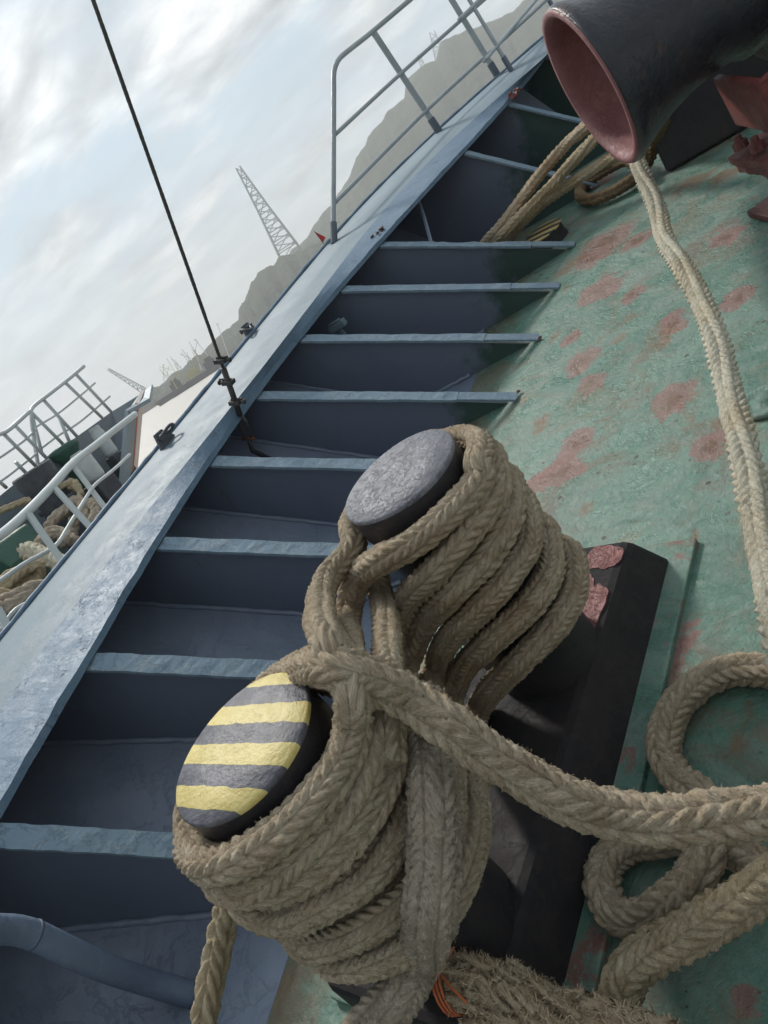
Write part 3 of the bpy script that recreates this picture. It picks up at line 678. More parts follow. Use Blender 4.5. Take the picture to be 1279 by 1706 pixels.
def ext(P_, dist, zt, turn=.5, first=False):
    Q_ = P_[::-1] if first else list(P_); d_ = nrm((Q_[-1]-Q_[-2])*[1, 1, 0]); a_ = math.atan2(d_[1], d_[0]); p_ = Q_[-1]; z0 = p_[2]; n_ = 7
    for k_ in range(1, n_+1):
        a_ += turn/n_; p_ = p_+np.array([math.cos(a_), math.sin(a_), 0])*dist/n_; f_ = k_/n_; Q_ = Q_+[np.array([p_[0], p_[1], z0+(zt-z0)*min(1, f_*1.3)])]
    return Q_[::-1] if first else Q_
RR = .029; RO = BR_+.033
rp = Rope()
def strand(lst, arcA=2.4, arcB=-2.4, RB=None, r=RR, dzA=.02, dzB=-.02, **kw):
    P_ = trace(lst)
    if arcA: P_ = arc(A, P_[0], arcA, RO, dzA)[::-1]+P_
    if arcB: P_ = P_+arc(B, P_[-1], arcB, RB or RO, dzB)
    rp.run(P_, r, **kw); return P_
C1 = dict(cols=6, pitch=.0225, amp=.15)
# topmost turn of the far post -> topmost turn of the near post
strand([(772, 742, 'A'), (800, 792, 'A'), (756, 848, 'A'), (694, 900, 'A'), (634, 934, 'A'), (596, 965, 'A.02'), (580, 1020, 'A.03'), (580, 1080, None), (586, 1150, 'B.05'), (588, 1205, 'B.02'), (572, 1262, 'B'), (534, 1320, 'B'), (474, 1384, 'B'), (404, 1426, 'B')], arcB=-2.7, dzB=-.02, RB=BR_+.028, **C1)
strand([(817, 761, 'A'), (826, 818, 'A'), (783, 883, 'A'), (732, 944, 'A'), (678, 1001, 'A'), (655, 1060, 'A.03'), (645, 1120, None), (632, 1190, 'B.03'), (618, 1265, 'B.01'), (582, 1345, 'B'), (516, 1412, 'B'), (450, 1460, 'B')], phase=1, **C1)
strand([(850, 800, 'A'), (848, 863, 'A'), (808, 930, 'A'), (756, 985, 'A'), (705, 1040, 'A'), (680, 1100, 'A.02'), (670, 1180, None), (655, 1270, 'B.01'), (607, 1362, 'B'), (545, 1428, 'B'), (466, 1473, 'B'), (410, 1482, 'B')], phase=2, **C1)
strand([(876, 850, 'A'), (878, 908, 'A'), (840, 968, 'A'), (793, 1020, 'A'), (748, 1065, 'A'), (722, 1120, 'A.01'), (706, 1200, None), (690, 1310, 'B.0'), (662, 1390, 'B'), (612, 1458, 'B'), (541, 1504, 'B'), (471, 1530, 'B'), (424, 1515, 'B')], phase=3, cols=8, pitch=.0165, amp=.135)
strand([(912, 890, 'A'), (915, 955, 'A'), (878, 1013, 'A'), (825, 1062, 'A'), (778, 1105, 'A'), (752, 1160, 'A'), (750, 1230, None), (752, 1310, 'B'), (735, 1400, 'B'), (690, 1475, 'B'), (615, 1540, 'B'), (523, 1572, 'B')], phase=4, cols=8, pitch=.0165, amp=.135)
strand([(952, 922, 'A'), (957, 985, 'A'), (925, 1040, 'A'), (878, 1091, 'A'), (826, 1140, 'A'), (793, 1190, 'A'), (785, 1260, None), (790, 1340, 'B'), (780, 1430, 'B'), (745, 1510, 'B'), (680, 1570, 'B'), (600, 1605, 'B')], phase=5, cols=8, pitch=.0165, amp=.135)
# outboard side of the far post, crossing down behind the near head
P_ = [cylpt(A, a_, .05, RO-.008) for a_ in (-210, -180, -155, -132, -112)]+[cylpt(A, -92, .062, RO)]+trace([(545, 965, 'A.02'), (533, 1026, None), (548, 1079, 'B.04'), (570, 1135, 'B.02')])
rp.run(P_+arc(B, P_[-1], 1.7, RO, -.02), RR*.95, phase=2.4, **C1)
P_ = trace([(618, 930, 'A-.04'), (634, 985, 'A-.02'), (643, 1045, None), (645, 1103, 'B.07'), (650, 1180, 'B.05'), (648, 1270, 'B.03')])
rp.run(P_, RR*.9, phase=.4, **C1)
# the hauling end leading off over everything
P_ = trace([(500, 1116, 'B.01'), (562, 1112, 'B.04'), (626, 1135, 'B.075'), (682, 1165, 'B.10'), (752, 1212, .60), (804, 1252, .56), (860, 1285, .52), (943, 1333, .47), (1018, 1356, .43), (1117, 1366, .40), (1196, 1361, .38), (1279, 1354, .36), (1400, 1340, .33)])
P_ = [cylpt(B, a_, d_, RO-.004) for a_, d_ in ((215, .07), (190, .062), (165, .055), (142, .048), (122, .04))]+P_[1:]
P_ = ext(P_, 1.6, .034, .3)
rp.run(P_, .033, cols=6, pitch=.026, amp=.15, phase=.7, fuzz=3500)
rp.build('mooring_rope', m_rope, B+[0, 0, ZP], dict(label='thick tan braided rope wound in figure eight turns round both bollard posts', cat='rope'))
rp = Rope(); P_ = trace([(700, 1160, 'B.03'), (712, 1240, 'B.05'), (722, 1323, 'B.07'), (724, 1416, 'B.075'), (718, 1505, 'B.08'), (700, 1585, .30), (668, 1651, .27), (610, 1720, .25), (560, 1800, .2)])
rp.run(P_, .039, cols=8, pitch=.017, amp=.13, phase=.3, fuzz=1800)
rp.build('mooring_rope', m_rope2, P_[4]-[0, 0, .1], dict(label='wide grey brown braid hanging straight down in front of the striped bollard', cat='rope'))
rp = Rope(); P_ = trace([(425, 1440, 'B.0'), (402, 1462, .48), (387, 1490, .47), (375, 1529, .45), (360, 1599, .42), (345, 1670, .40), (332, 1740, .37), (318, 1820, .33)])
rp.run(P_, .024, cols=4, pitch=.034, amp=.24, phase=.9, nt=36, fuzz=500, lump=.02)
rp.build('mooring_rope', m_rope3, P_[3], dict(label='thin pale straw rope hanging outboard of the striped bollard', cat='rope'))
# loops lying on the deck at the right
rp = Rope(); z = RR+.004
P_ = trace([(1420, 1180, z), (1340, 1130, z), (1279, 1118, z), (1222, 1117, z), (1176, 1132, z), (1135, 1164, z), (1110, 1210, z), (1107, 1258, z), (1130, 1298, z), (1165, 1328, z+.01), (1178, 1375, z+.02), (1172, 1425, z+.05), (1146, 1474, z+.04), (1104, 1510, z+.02), (1062, 1532, z), (1024, 1524, z), (1004, 1482, z), (1012, 1436, z), (1048, 1405, z), (1100, 1396, z), (1160, 1392, z), (1215, 1410, z), (1262, 1440, z), (1330, 1490, z)])
P_ = ext(ext(P_, .9, z, -.8, True), .8, z, -.6)
rp.run(P_, .034, cols=6, pitch=.026, amp=.16, phase=.2, fuzz=2400)
rp.build('mooring_rope', m_rope, P_[8]-[0, 0, z], dict(label='tan rope lying in two open loops on the green deck', cat='rope'))
rp = Rope()
P_ = trace([(1420, 1400, .22), (1340, 1440, .2), (1279, 1474, .17), (1216, 1514, .14), (1146, 1556, .11), (1090, 1584, .09), (1048, 1620, .08), (1030, 1670, .07), (1020, 1740, .06)])
P_ = ext(P_, .6, .035, .5); P_ = ext(P_, 1.0, .035, .6, True)
rp.run(P_, .034, cols=6, pitch=.024, amp=.15, tw=4., phase=1.2, fuzz=3200, fl=1.2)
rp.build('mooring_rope', m_rope3, P_[4]-[0, 0, .08], dict(label='fuzzy straw coloured rope crossing the lower right corner', cat='rope'))
rp = Rope()
P_ = trace([(742, 1640, .20), (790, 1636, .18), (845, 1646, .16), (905, 1672, .14), (975, 1694, .12), (1050, 1715, .10), (1120, 1740, .10)])
rp.run(P_, .034, cols=5, pitch=.034, amp=.22, phase=2.2, fuzz=9000, fl=2.6, hw=2.0, nw=.10, lump=.1)
P2_ = trace([(790, 1720, .13), (850, 1712, .13), (920, 1722, .12), (990, 1740, .11)]); rp.run(P2_, .036, cols=6, pitch=.02, amp=.12, phase=1.2, fuzz=9000, fl=2.6, hw=2.0, nw=.10, lump=.1)
SPf, _ = spline(P_, .03); SP2, _ = spline(P2_, .03)
for q in range(46):
    S_ = SPf if q % 4 else SP2; i0 = int(rng.integers(0, max(1, len(S_)-7))); L_ = int(rng.integers(4, 8)); a0_ = rng.uniform(-1.2, 2.2); yl = []
    for k_ in range(L_):
        ii_ = min(i0+k_, len(S_)-1); T_ = nrm(S_[min(ii_+1, len(S_)-1)]-S_[max(ii_-1, 0)]); n1v = nrm(np.cross(T_, [0, 0, 1.])); n2v = np.cross(n1v, T_)
        aa_ = a0_+.28*k_+rng.normal(0, .12); rr_ = .034+.006*math.sin(k_*1.3+q)+(.010 if k_ == L_-1 else 0); yl.append(S_[ii_]+rr_*(math.cos(aa_)*n2v+math.sin(aa_)*n1v))
    rp.run(yl, rng.uniform(.0045, .0085), cols=4, pitch=.02, amp=.2, ds=.004, nt=8, fuzz=2500, fl=12, hw=1.6, nw=.2)
fo_ = rp.build('frayed_rope', m_ropef, P_[2]-[0, 0, .15], dict(label='badly frayed shaggy rope end along the bottom edge by the base box', cat='rope'))
tw = MB()
for k_ in range(4):
    c = P_[0]+rng.normal(0, .012, 3)+(M.T.T@np.array([0, 0, .0])) ; d_ = nrm(rng.normal(size=3)+[.3, .1, .5]); tw.tube([c+[0, 0, .03], c+d_*.03+[0, 0, .035], c+d_*.05+rng.normal(0, .008, 3)+[0, 0, .03]], .0022, 5)
c = P_[0]
for k_ in range(3):
    tw.tube([c+P_[1]*0+.043*(math.cos(a_)*np.array([0, 0, 1])+math.sin(a_)*nrm(np.cross(P_[1]-P_[0], [0, 0, 1])))+nrm(P_[1]-P_[0])*.006*k_ for a_ in np.linspace(0, 6.3, 20)], .0025, 5)
tw.build('twine', m_twine, base=c, tg=dict(label='bright orange twine whipping round the frayed rope end', cat='twine'))
# rope led to the warping drum
rp = Rope()
P_ = [at(u_, v_, d_) for u_, v_, d_ in ((1045, 215, 3.35), (1056, 255, 3.25), (1067, 285, 3.1), (1084, 322, 2.95), (1098, 362, 2.8), (1108, 400, 2.65), (1136, 446, 2.45), (1163, 490, 2.3), (1190, 560, 2.1), (1212, 640, 1.92), (1236, 740, 1.7), (1258, 840, 1.52), (1281, 940, 1.38), (1310, 1080, 1.2))]
P_ = ext(P_, .9, .036, .2)
rp.run(P_, .034, cols=6, pitch=.031, amp=.20, phase=0.3, fuzz=500, lump=.01, tw=0.)
rp.build('warping_line', m_rope4, deck(1120, 420), dict(label='clean cream braided line running from the warping drum towards the right edge', cat='rope'))
gl = [('topmost of three weathered ropes slanting from the drum to the far bollard', [(1010, 180, .50), (975, 212, .42), (941, 243, .36), (900, 290, .30), (872, 328, .27), (844, 365, .23), (815, 398, .18), (795, 420, .13)]),
      ('middle one of three weathered ropes slanting from the drum to the far bollard', [(1030, 195, .46), (991, 231, .36), (950, 274, .28), (913, 315, .24), (878, 350, .22), (838, 390, .18), (812, 416, .12)]),
      ('lowest of three weathered ropes slanting from the drum to the far bollard', [(1060, 240, .30), (1000, 274, .22), (950, 306, .19), (906, 337, .17), (870, 370, .15), (845, 400, .1)])]
for k_, (lb, ls) in enumerate(gl):
    rp = Rope(); P_ = trace(ls); rp.run(P_, .032, cols=6, pitch=.034, amp=.22, phase=k_, fuzz=200, nt=32, ds=.007)
    rp.build('mooring_rope', m_rope3 if k_ else m_rope, P_[-1], dict(label=lb, cat='rope', group='ropes slanting to the far bollard'))
rp = Rope(); P_ = trace([(1075, 300, .03), (1045, 268, .07), (1005, 285, .05), (972, 308, .04), (966, 326, .035), (990, 332, .035), (1025, 318, .035), (1060, 294, .04), (1082, 262, .08), (1092, 228, .18), (1104, 200, .3)])
rp.run(P_, .034, cols=6, pitch=.034, amp=.22, phase=2, fuzz=200, nt=32, ds=.007)
rp.build('mooring_rope', m_rope5, P_[4]-[0, 0, .03], dict(label='brown rope bight lying on the deck under the drum', cat='rope'))

# ------------------------------------------------------------ windlass: warping drum and its bearing pedestal
dc = at(981, 152, 2.8); win = thing('windlass', [dc[0]+.3, dc[1], 0], 'dark warping drum with a red flared mouth on red bolted pedestals', 'windlass')
X_ = nrm([.91, .41, 0]); Y_ = np.array([-X_[1], X_[0], 0])
def wl(s_, t_, z_): q = dc+X_*(s_+.10)+Y_*(t_-.10); return np.array([q[0], q[1], z_])
mb = MB(); mb.lathe([(.272, .03), (.30, .0), (.309, .012), (.310, .035), (.298, .06), (.272, .12), (.245, .20), (.226, .30), (.22, .40), (.225, .46), (.25, .50), (.25, .60)], dc, X_, 96, wob=.003); dr = mb.build('drum', m_drum, win, smooth=True)
mb = MB(); mb.lathe([(.001, .30), (.12, .30), (.18, .27), (.225, .20), (.252, .12), (.265, .05), (.266, .018), (.282, -.002), (.3, -.003), (.304, .004)], dc, X_, 96, wob=.003); mb.build('drum_mouth', m_redlight, dr, smooth=True)
mb = MB(); mb.lathe([(.16, .55), (.30, .60), (.34, .62), (.34, .70), (.2, .72), (.2, 1.6)], dc, X_, 48); mb.build('shaft_housing', m_drum, win, smooth=True)
def wp3(s_, t_, z_): return wl(s_, t_, z_)
AX3 = [X_, Y_, np.array([0, 0, 1.])]
mb = MB(); mb.prism([wl(.26, -.32, .29), wl(.25, -.32, .5), wl(.5, -.32, .53), wl(.62, -.32, .95), wl(1.4, -.32, .95), wl(1.4, -.32, .29)], Y_*.03)
mb.prism([wl(.27, -.29, .29), wl(.26, -.29, .49), wl(.30, .12, .49), wl(.31, .12, .29)], X_*.03); mb.build('pedestal', m_red, win, bevel=.006)
rows = []
def plate(zc, th_, s0):
    mb = MB(); nn = 26; lo_ = [wl(s0+(1.4-s0)*k_/nn, -.40+.012*mnoise.noise(Vector((k_*1.7, zc*9, 0))), zc) for k_ in range(nn+1)]; hi_ = [wl(1.4, -.02, zc)]+[wl(s0+.012*mnoise.noise(Vector((k_*2.3, zc*7, 3))), -.02-.38*k_/10, zc) for k_ in range(1, 10)]
    mb.prism(lo_+hi_, (0, 0, th_)); return mb
pf = plate(.235, .032, .17).build('flange', m_rustred, win, bevel=.004)
plate(.192, .036, .185).build('flange', m_rustred, win, bevel=.004)
for s_, t_ in ((.205, -.36), (.205, -.24), (.205, -.12), (.33, -.37), (.46, -.37), (.6, -.37)):
    mb = MB(); mb.lathe([(.0, .052), (.013, .05), (.014, .028), (.026, .026), (.027, .0)], wl(s_, t_, .285), n=6); mb.build('bolt', m_rustred, pf)
mb = MB(); mb.prism([wl(.23, -.35, .215), wl(.27, -.33, .028), wl(1.3, -.33, .028), wl(1.3, -.35, .215)], Y_*.25); mb.box(wl(.72, -.22, .014), (1.1, .42, .03), AX3); mb.build('foot', m_darkred, win, bevel=.006)
c = deck(1110, 288); bx = MB(); bx.prism([c+[0, .0, -.005], c+[0, .5, -.005], c+[.0, .45, .34], c+[.0, .06, .34]], (.9, .0, 0)); bx.build('foundation_box', m_black, base=c, bevel=.015, tg=dict(label='black steel box standing on the deck behind the drum', cat='foundation'))

# far bollard with striped head low behind the rib
fc = deck(903, 386, .07); fc[2] = 0; fb_ = thing('low_bollard', fc, 'low black bollard with yellow striped head half hidden behind a rib', 'bollard')
mb = MB(); mb.lathe([(.12, -.01), (.11, .02), (.11, .065)], fc, n=40); mb.build('post', m_black, fb_, smooth=True)
m_s2, t, p = newmat('thin_yellow_stripes'); co = coords(t); sx = N(t, 'ShaderNodeSeparateXYZ'); L(t, co, sx.inputs[0])
w_ = math_n(t, 'ADD', math_n(t, 'MULTIPLY', sx.outputs[1], 14.), 10.2); w_ = math_n(t, 'FRACT', math_n(t, 'ADD', w_, math_n(t, 'MULTIPLY', sx.outputs[0], 3.5)))
L(t, mixc(t, ramp(t, w_, [(.42, 0), (.46, 1)]).outputs[0], (.03, .03, .035), (.50, .38, .15)), p.inputs['Base Color']); p.inputs['Roughness'].default_value = .5
mb = MB(); mb.lathe([(.113, .063), (.115, .07), (.06, .072), (.001, .072)], fc, n=40); mb.build('head', m_s2, fb_, smooth=True)

# pipe in the corner bay
m_pipe = paint('pipe_slate_blue', (.125, .165, .24), (.155, .20, .28), .5, 40, .3, (.20, .26, .34), .4, .08, 3, .35)
pz = .26
ze_ = .5
while ze_ > .02 and zfl(*deck(322, 1656, ze_)[:2]) < ze_-.005: ze_ -= .005
PL = [deck(u_, v_, .60+(ze_-.60)*k_) for u_, v_, k_ in ((-60, 1552, .0), (0, 1548, .12), (26, 1549, .18), (56, 1557, .25), (112, 1584, .40), (187, 1616, .62), (262, 1640, .85), (318, 1656, .99))]
st0 = PL[0]; P0 = [st0+[-.10, -.06, -.02]]
PP, _ = spline(P0+PL+[PL[-1]+(PL[-1]-PL[-2])*.15], .02)
pi = thing('vent_pipe', PL[4]-[0, 0, .2], 'bent slate blue pipe with worn pale patches in the lower left corner bay', 'pipe')
mb = MB(); mb.tube(PP, .029, 24); mb.build('tube', m_pipe, pi, smooth=True)
mb = MB(); d_ = nrm(PL[3]-PL[2]); mb.tube([PL[3]-d_*.002, PL[3]+d_*.004], .0305, 24); mb.build('weld_ring', m_slate, pi, smooth=True)

# deck fitting at right edge
c = deck(1275, 668); mb = MB(); mb.lathe([(.075, -.004), (.075, .006), (.06, .012), (.05, .004), (.03, .004), (.022, .018), (.001, .02)], c, n=28); mb.build('deck_plug', m_deck, base=c, smooth=True, tg=dict(label='round green deck plug at the right edge of the deck', cat='deck plug'))

# ------------------------------------------------------------ neighbouring ship (world frame)
nb_c = atw(120, 850, 5.5); ship2 = thing('neighbour_ship', nb_c, 'neighbouring blue grey ship with cream bow and orange line moored alongside', 'ship', world=True)
UZ = np.array([0, 0, 1.])
fb = [(-60, 872, 5.2), (0, 826, 5.5), (63, 774, 5.8), (109, 741, 6.1), (186, 686, 6.7), (230, 659, 7.1)]
FB = [atw(*q) for q in fb]
bk_ = nrm((FB[2]-FB[1])*[1, 1, 0]); FB = [FB[0]-bk_*7, FB[0]-bk_*3]+FB
out_ = nrm(np.cross(FB[-1]-FB[0], UZ)); out_ = out_ if out_[0] < 0 else -out_
mb = MB()
LO = [q-UZ*.95 for q in FB[:-2]]+[atw(200, 830, 6.4), atw(221, 760, 6.5)]; LO2 = [q+out_*.02-UZ*4.6 for q in FB[:-4]]+[atw(110, 1100, 6.1), atw(150, 1000, 6.3), atw(190, 900, 6.5), atw(221, 790, 6.6)]
mb.quadstrip([[q, q+out_*.05, l_] for q, l_ in zip(FB, LO2)]); mb.quadstrip([[q, l_] for q, l_ in zip(FB, LO)]); mb.build('bulwark', m_nblue, ship2)
zd = EW[2]-.80
nr_px = [(-60, 925, 3.3), (0, 892, 3.6), (40, 858, 3.85), (85, 812, 4.2), (120, 773, 4.7), (170, 733, 5.3), (225, 690, 6.0)]
NR = [atw(*q) for q in nr_px]; bn_ = nrm((NR[1]-NR[0])*[1, 1, 0]); NR = [NR[0]-bk_*7, NR[0]-bk_*3]+NR
mb = MB(); poly = [np.array([q[0], q[1], zd]) for q in FB[:-2]]+[np.array([q[0], q[1], zd]) for q in NR[:-2][::-1]]
mb.prism(poly, (0, 0, -.05)); mb.build('deck', m_greendeck, ship2)
mb = MB(); NL = [np.array([q[0], q[1], zd-3.6]) for q in NR[:-2]]+[atw(188, 850, 5.7), atw(205, 815, 6.05)]
mb.quadstrip([[np.array([q[0], q[1], min(q[2], zd+.04)]), l_] for q, l_ in zip(NR, NL)]); mb.build('hull_side', m_nblue, ship2)
def bowquad(name, q4, d4, mat, th_=.03):
    Q = [atw(u_, v_, d_) for (u_, v_), d_ in zip(q4, d4)]; n_ = nrm(np.cross(Q[1]-Q[0], Q[3]-Q[0])); n_ = n_ if n_.dot(Q[0]-EW) > 0 else -n_
    lo_ = [Q[2]+(Q[2]-Q[1])*1.2, Q[3]+(Q[3]-Q[0])*1.2]; mb = MB(); mb.prism([Q[0], Q[1], lo_[0], lo_[1]], n_*th_); mb.build(name, mat, ship2)
bowquad('stem_post', [(214, 684), (229, 674), (219, 792), (203, 812)], (6.0, 6.15, 6.15, 6.0), m_nblue2)
bowquad('orange_stripe', [(229, 674), (231.5, 672), (222, 792), (219, 792)], (6.15, 6.17, 6.17, 6.15), m_orange)
bowquad('bow_plating', [(231.5, 672), (241, 650), (229, 786), (222, 792)], (6.17, 7.1, 7.1, 6.17), m_pink)
bowquad('bow_flange', [(214, 683), (229, 661), (240, 651), (230, 674)], (6.0, 7.1, 7.15, 6.1), m_nblue2)
nrl = thing('near_railing', [NR[4][0], NR[4][1], zd], 'white railing with flat posts along the near side of the neighbouring ship', 'railing', world=True)
PP, _ = spline(NR, .06); mb = MB(); mb.tube(PP, .024, 10); mb.build('top_rail', m_white, nrl, smooth=True)
lo = [atw(*q) for q in ((-40, 990, 3.35), (0, 967, 3.6), (45, 936, 3.8), (90, 912, 3.95), (112, 880, 4.15), (148, 822, 4.55), (158, 808, 4.75), (190, 782, 5.2), (216, 757, 5.9))]
PP, _ = spline(lo, .06); mb = MB(); mb.tube(PP, .011, 8); mb.build('lower_rail', m_white, nrl, smooth=True)
for (u0, v0, d0, u1, v1) in ((47, 855, 3.85, 110, 945), (90, 812, 4.2, 152, 880), (122, 776, 4.7, 178, 850), (-6, 1012, 3.5, 12, 1045)):
    a_ = atw(u0, v0, d0); b_ = atw(u1, v1, d0*.985); d_ = nrm(b_-a_); b_ = a_+d_*max(.8, np.linalg.norm(b_-a_)); s_ = nrm(NR[5]-NR[3]); s_ = nrm(s_-d_*s_.dot(d_))
    mb = MB(); mb.box((a_+b_)/2, (.045, np.linalg.norm(b_-a_), .012), [s_, d_, np.cross(s_, d_)]); mb.build('post', m_white, nrl)
lo2 = [atw(*q) for q in ((-20, 1075, 3.5), (5, 1045, 3.55), (22, 1018, 3.6), (50, 1003, 3.7), (75, 992, 3.7))]
PP, _ = spline(lo2, .04); mb = MB(); mb.tube(PP, .011, 8); mb.build('foot_rail', m_white, nrl, smooth=True)
# far railings standing on its bulwark
def px_rail(label, segs, posts, r=.015):
    th = thing('far_railing', atw(*posts[0][1]) if posts else atw(*segs[0][0]), label, 'railing', world=True)
    for k_, s_ in enumerate(segs):
        PP, _ = spline([atw(*q) for q in s_], .05); mb = MB(); mb.tube(PP, r if k_ == 0 else r*.65, 8); mb.build('rail', m_white, th, smooth=True)
    for a_, b_ in posts:
        mb = MB(); mb.tube([atw(*a_), atw(*b_)], r*.95, 8); mb.build('post', m_white, th, smooth=True)
    return th
px_rail('grey railing on the far bulwark of the neighbouring ship, bent down at its left end', [
    [(63, 772, 5.9), (57, 735, 5.8), (52, 690, 5.75), (52, 682, 5.8), (58, 675, 5.85), (75, 662, 5.95), (110, 635, 6.2), (140, 610, 6.4)],
    [(58, 712, 5.9), (72, 704, 6.0), (95, 690, 6.2), (130, 662, 6.4), (158, 638, 6.6)], [(62, 752, 5.9), (95, 727, 6.1), (130, 705, 6.35), (183, 660, 6.7)]],
    [((73, 667, 5.95), (128, 727, 6.2)), ((108, 637, 6.2), (170, 696, 6.55)), ((125, 622, 6.3), (185, 686, 6.7)), ((53, 688, 5.8), (107, 742, 6.05)), ((98, 694, 6.1), (115, 735, 6.1)), ((53, 690, 5.8), (70, 757, 5.9))])
px_rail('lower grey railing further left on the far bulwark', [
    [(-30, 736, 5.3), (0, 723, 5.4), (8, 721, 5.45), (50, 685, 5.7)], [(-20, 775, 5.3), (0, 762, 5.4), (45, 730, 5.7), (60, 715, 5.8)], [(-20, 812, 5.3), (0, 802, 5.4), (40, 772, 5.7), (62, 755, 5.8)]],
    [((5, 722, 5.45), (60, 777, 5.75)), ((24, 708, 5.6), (82, 768, 5.85)), ((26, 770, 5.6), (44, 789, 5.7)), ((0, 803, 5.4), (10, 812, 5.5))])
# mooring post, jugs, machine, ropes on the neighbour's deck
def down(p): return np.array([p[0], p[1], zd])
c = atw(60, 795, 5.3); th = thing('mooring_post', down(c), 'dark round mooring post on the neighbouring ship with a rope on it', 'bollard', world=True)
hh = c[2]-zd
mb = MB(); mb.lathe([(.14, -.01), (.13, .03), (.12, hh*.8), (.15, hh), (.15, hh+.05)], down(c), n=24); mb.build('post', m_iron, th, smooth=True)
mb = MB(); mb.lathe([(.15, hh+.05), (.14, hh+.06), (.001, hh+.062)], down(c), n=24); mb.build('cap', m_iron, th)
mb = MB(); mb.tube([down(c)+[-.22, 0, hh*.7], down(c)+[.22, 0, hh*.7]], .025, 8); mb.build('cross_bar', m_iron, th)
for (u_, v_, d_, w_, h_, lb) in ((143, 778, 5.5, .17, .24, 'larger translucent white plastic jug on the neighbouring ship'), (172, 735, 6.1, .11, .26, 'smaller white plastic jug nearer the bow of the neighbouring ship')):
    c = atw(u_, v_, d_); th = thing('plastic_jug', down(c), lb, 'jug', 'white plastic jugs', world=True)
    z0 = c[2]-h_/2-zd
    mb = MB(); mb.lathe([(.001, z0), (w_*.45, z0), (w_*.5, z0+.03), (w_*.5, z0+h_*.75), (w_*.42, z0+h_*.88), (.05, z0+h_*.95)], down(c), n=20); mb.build('jug_body', m_plastic, th, smooth=True)
    mb = MB(); mb.lathe([(.045, z0+h_*.94), (.045, z0+h_), (.001, z0+h_)], down(c), n=14); mb.build('lid', m_plastic, th)
    mb = MB(); mb.box(down(c)+[0, 0, z0/2-.002], (w_*1.1, w_*1.1, z0)); mb.build('crate_stand', m_iron, th, bevel=.01)
c = atw(15, 925, 4.9); th = thing('deck_machine', down(c), 'dark green deck machine at the left edge of the neighbouring ship', 'machine', world=True)
hm = c[2]-zd; mb = MB(); mb.prism([down(c)+[-.45, -.1, -.01], down(c)+[.14, -.1, -.01], down(c)+[.10, -.1, hm-.05], down(c)+[.0, -.1, hm+.1], down(c)+[-.45, -.1, hm+.1]], (0, .35, 0)); mb.build('housing', m_green, th, bevel=.015)
mb = MB(); mb.box(down(c)+[-.1, -.12, hm*.6], (.3, .04, .12)); mb.build('cover', m_green, th)
c = atw(108, 752, 6.0); mb = MB(); mb.lathe([(.10, -.01), (.09, .0), (.09, c[2]-zd-.06), (.13, c[2]-zd), (.13, c[2]-zd+.04), (.001, c[2]-zd+.06)], down(c), n=16); mb.build('ventilator', m_green, base=down(c), world=True, smooth=True, tg=dict(label='green mushroom ventilator inside the far bulwark of the neighbouring ship', cat='ventilator'))
SW = WM.T
def wrope(lst, r, mat, lb, **kw):
    rp = Rope()
    for l_ in lst: rp.run([at(*q) for q in l_], r, nt=28, ds=.009, fuzz=0, cols=4, pitch=.055, amp=.24, **kw)
    P_ = at(*lst[0][0]); return rp.build('coiled_rope', mat, P_, dict(label=lb, cat='rope'))
wrope([[(-20, 1010, 4.2), (10, 975, 4.25), (40, 950, 4.35), (62, 945, 4.4), (66, 962, 4.4), (40, 985, 4.3), (5, 1003, 4.2), (-20, 1020, 4.15)], [(-10, 985, 4.3), (15, 960, 4.35), (30, 955, 4.4), (50, 962, 4.4), (35, 975, 4.35), (15, 975, 4.3)], [(-30, 1000, 4.1), (0, 990, 4.1), (30, 995, 4.15), (60, 985, 4.2)]], .04, m_rope3, 'tangled pale ropes heaped at the lower left of the neighbouring ship')
wrope([[(-20, 1005, 4.0), (10, 1000, 4.0), (35, 990, 4.02), (65, 978, 4.05), (75, 985, 4.1)], [(-20, 1016, 3.95), (15, 1010, 3.97), (50, 995, 4.0), (68, 990, 4.05)]], .045, m_rope2, 'reddish grey braid hank below the pale tangle on the neighbouring ship')
wrope([[(80, 880, 5.0), (95, 860, 5.0), (110, 850, 5.05), (125, 838, 5.1), (140, 850, 5.1), (150, 868, 5.0), (140, 850, 5.05), (128, 832, 5.2)], [(62, 912, 4.8), (80, 890, 4.8), (90, 885, 4.85), (105, 890, 4.85), (125, 902, 4.8)], [(58, 918, 4.75), (78, 895, 4.75), (98, 892, 4.8), (110, 905, 4.75)], [(124, 862, 5.0), (122, 880, 5.0), (118, 892, 4.95)], [(150, 835, 5.1), (160, 855, 5.0), (155, 872, 4.9)], [(116, 835, 5.15), (130, 845, 5.1), (145, 842, 5.1), (150, 856, 5.05)]], .042, m_rope2, 'grey brown rope heap in the middle of the neighbouring ship deck')
wrope([[(42, 915, 4.6), (60, 922, 4.55), (80, 930, 4.5), (108, 943, 4.4)]], .06, m_rope4, 'stout cream hawser with a blunt end on the neighbouring ship')
wrope([[(-20, 858, 5.0), (10, 847, 5.05), (50, 832, 5.15)]], .026, m_rope3, 'thin yellowish rope running to the mooring post of the neighbouring ship')
wrope([[(95, 812, 5.3), (112, 806, 5.3), (120, 802, 5.35), (119, 815, 5.3), (124, 802, 5.35), (130, 822, 5.3), (126, 805, 5.3), (136, 825, 5.25)]], .026, m_rope3, 'knotted rope tail hanging right of the mooring post of the neighbouring ship')

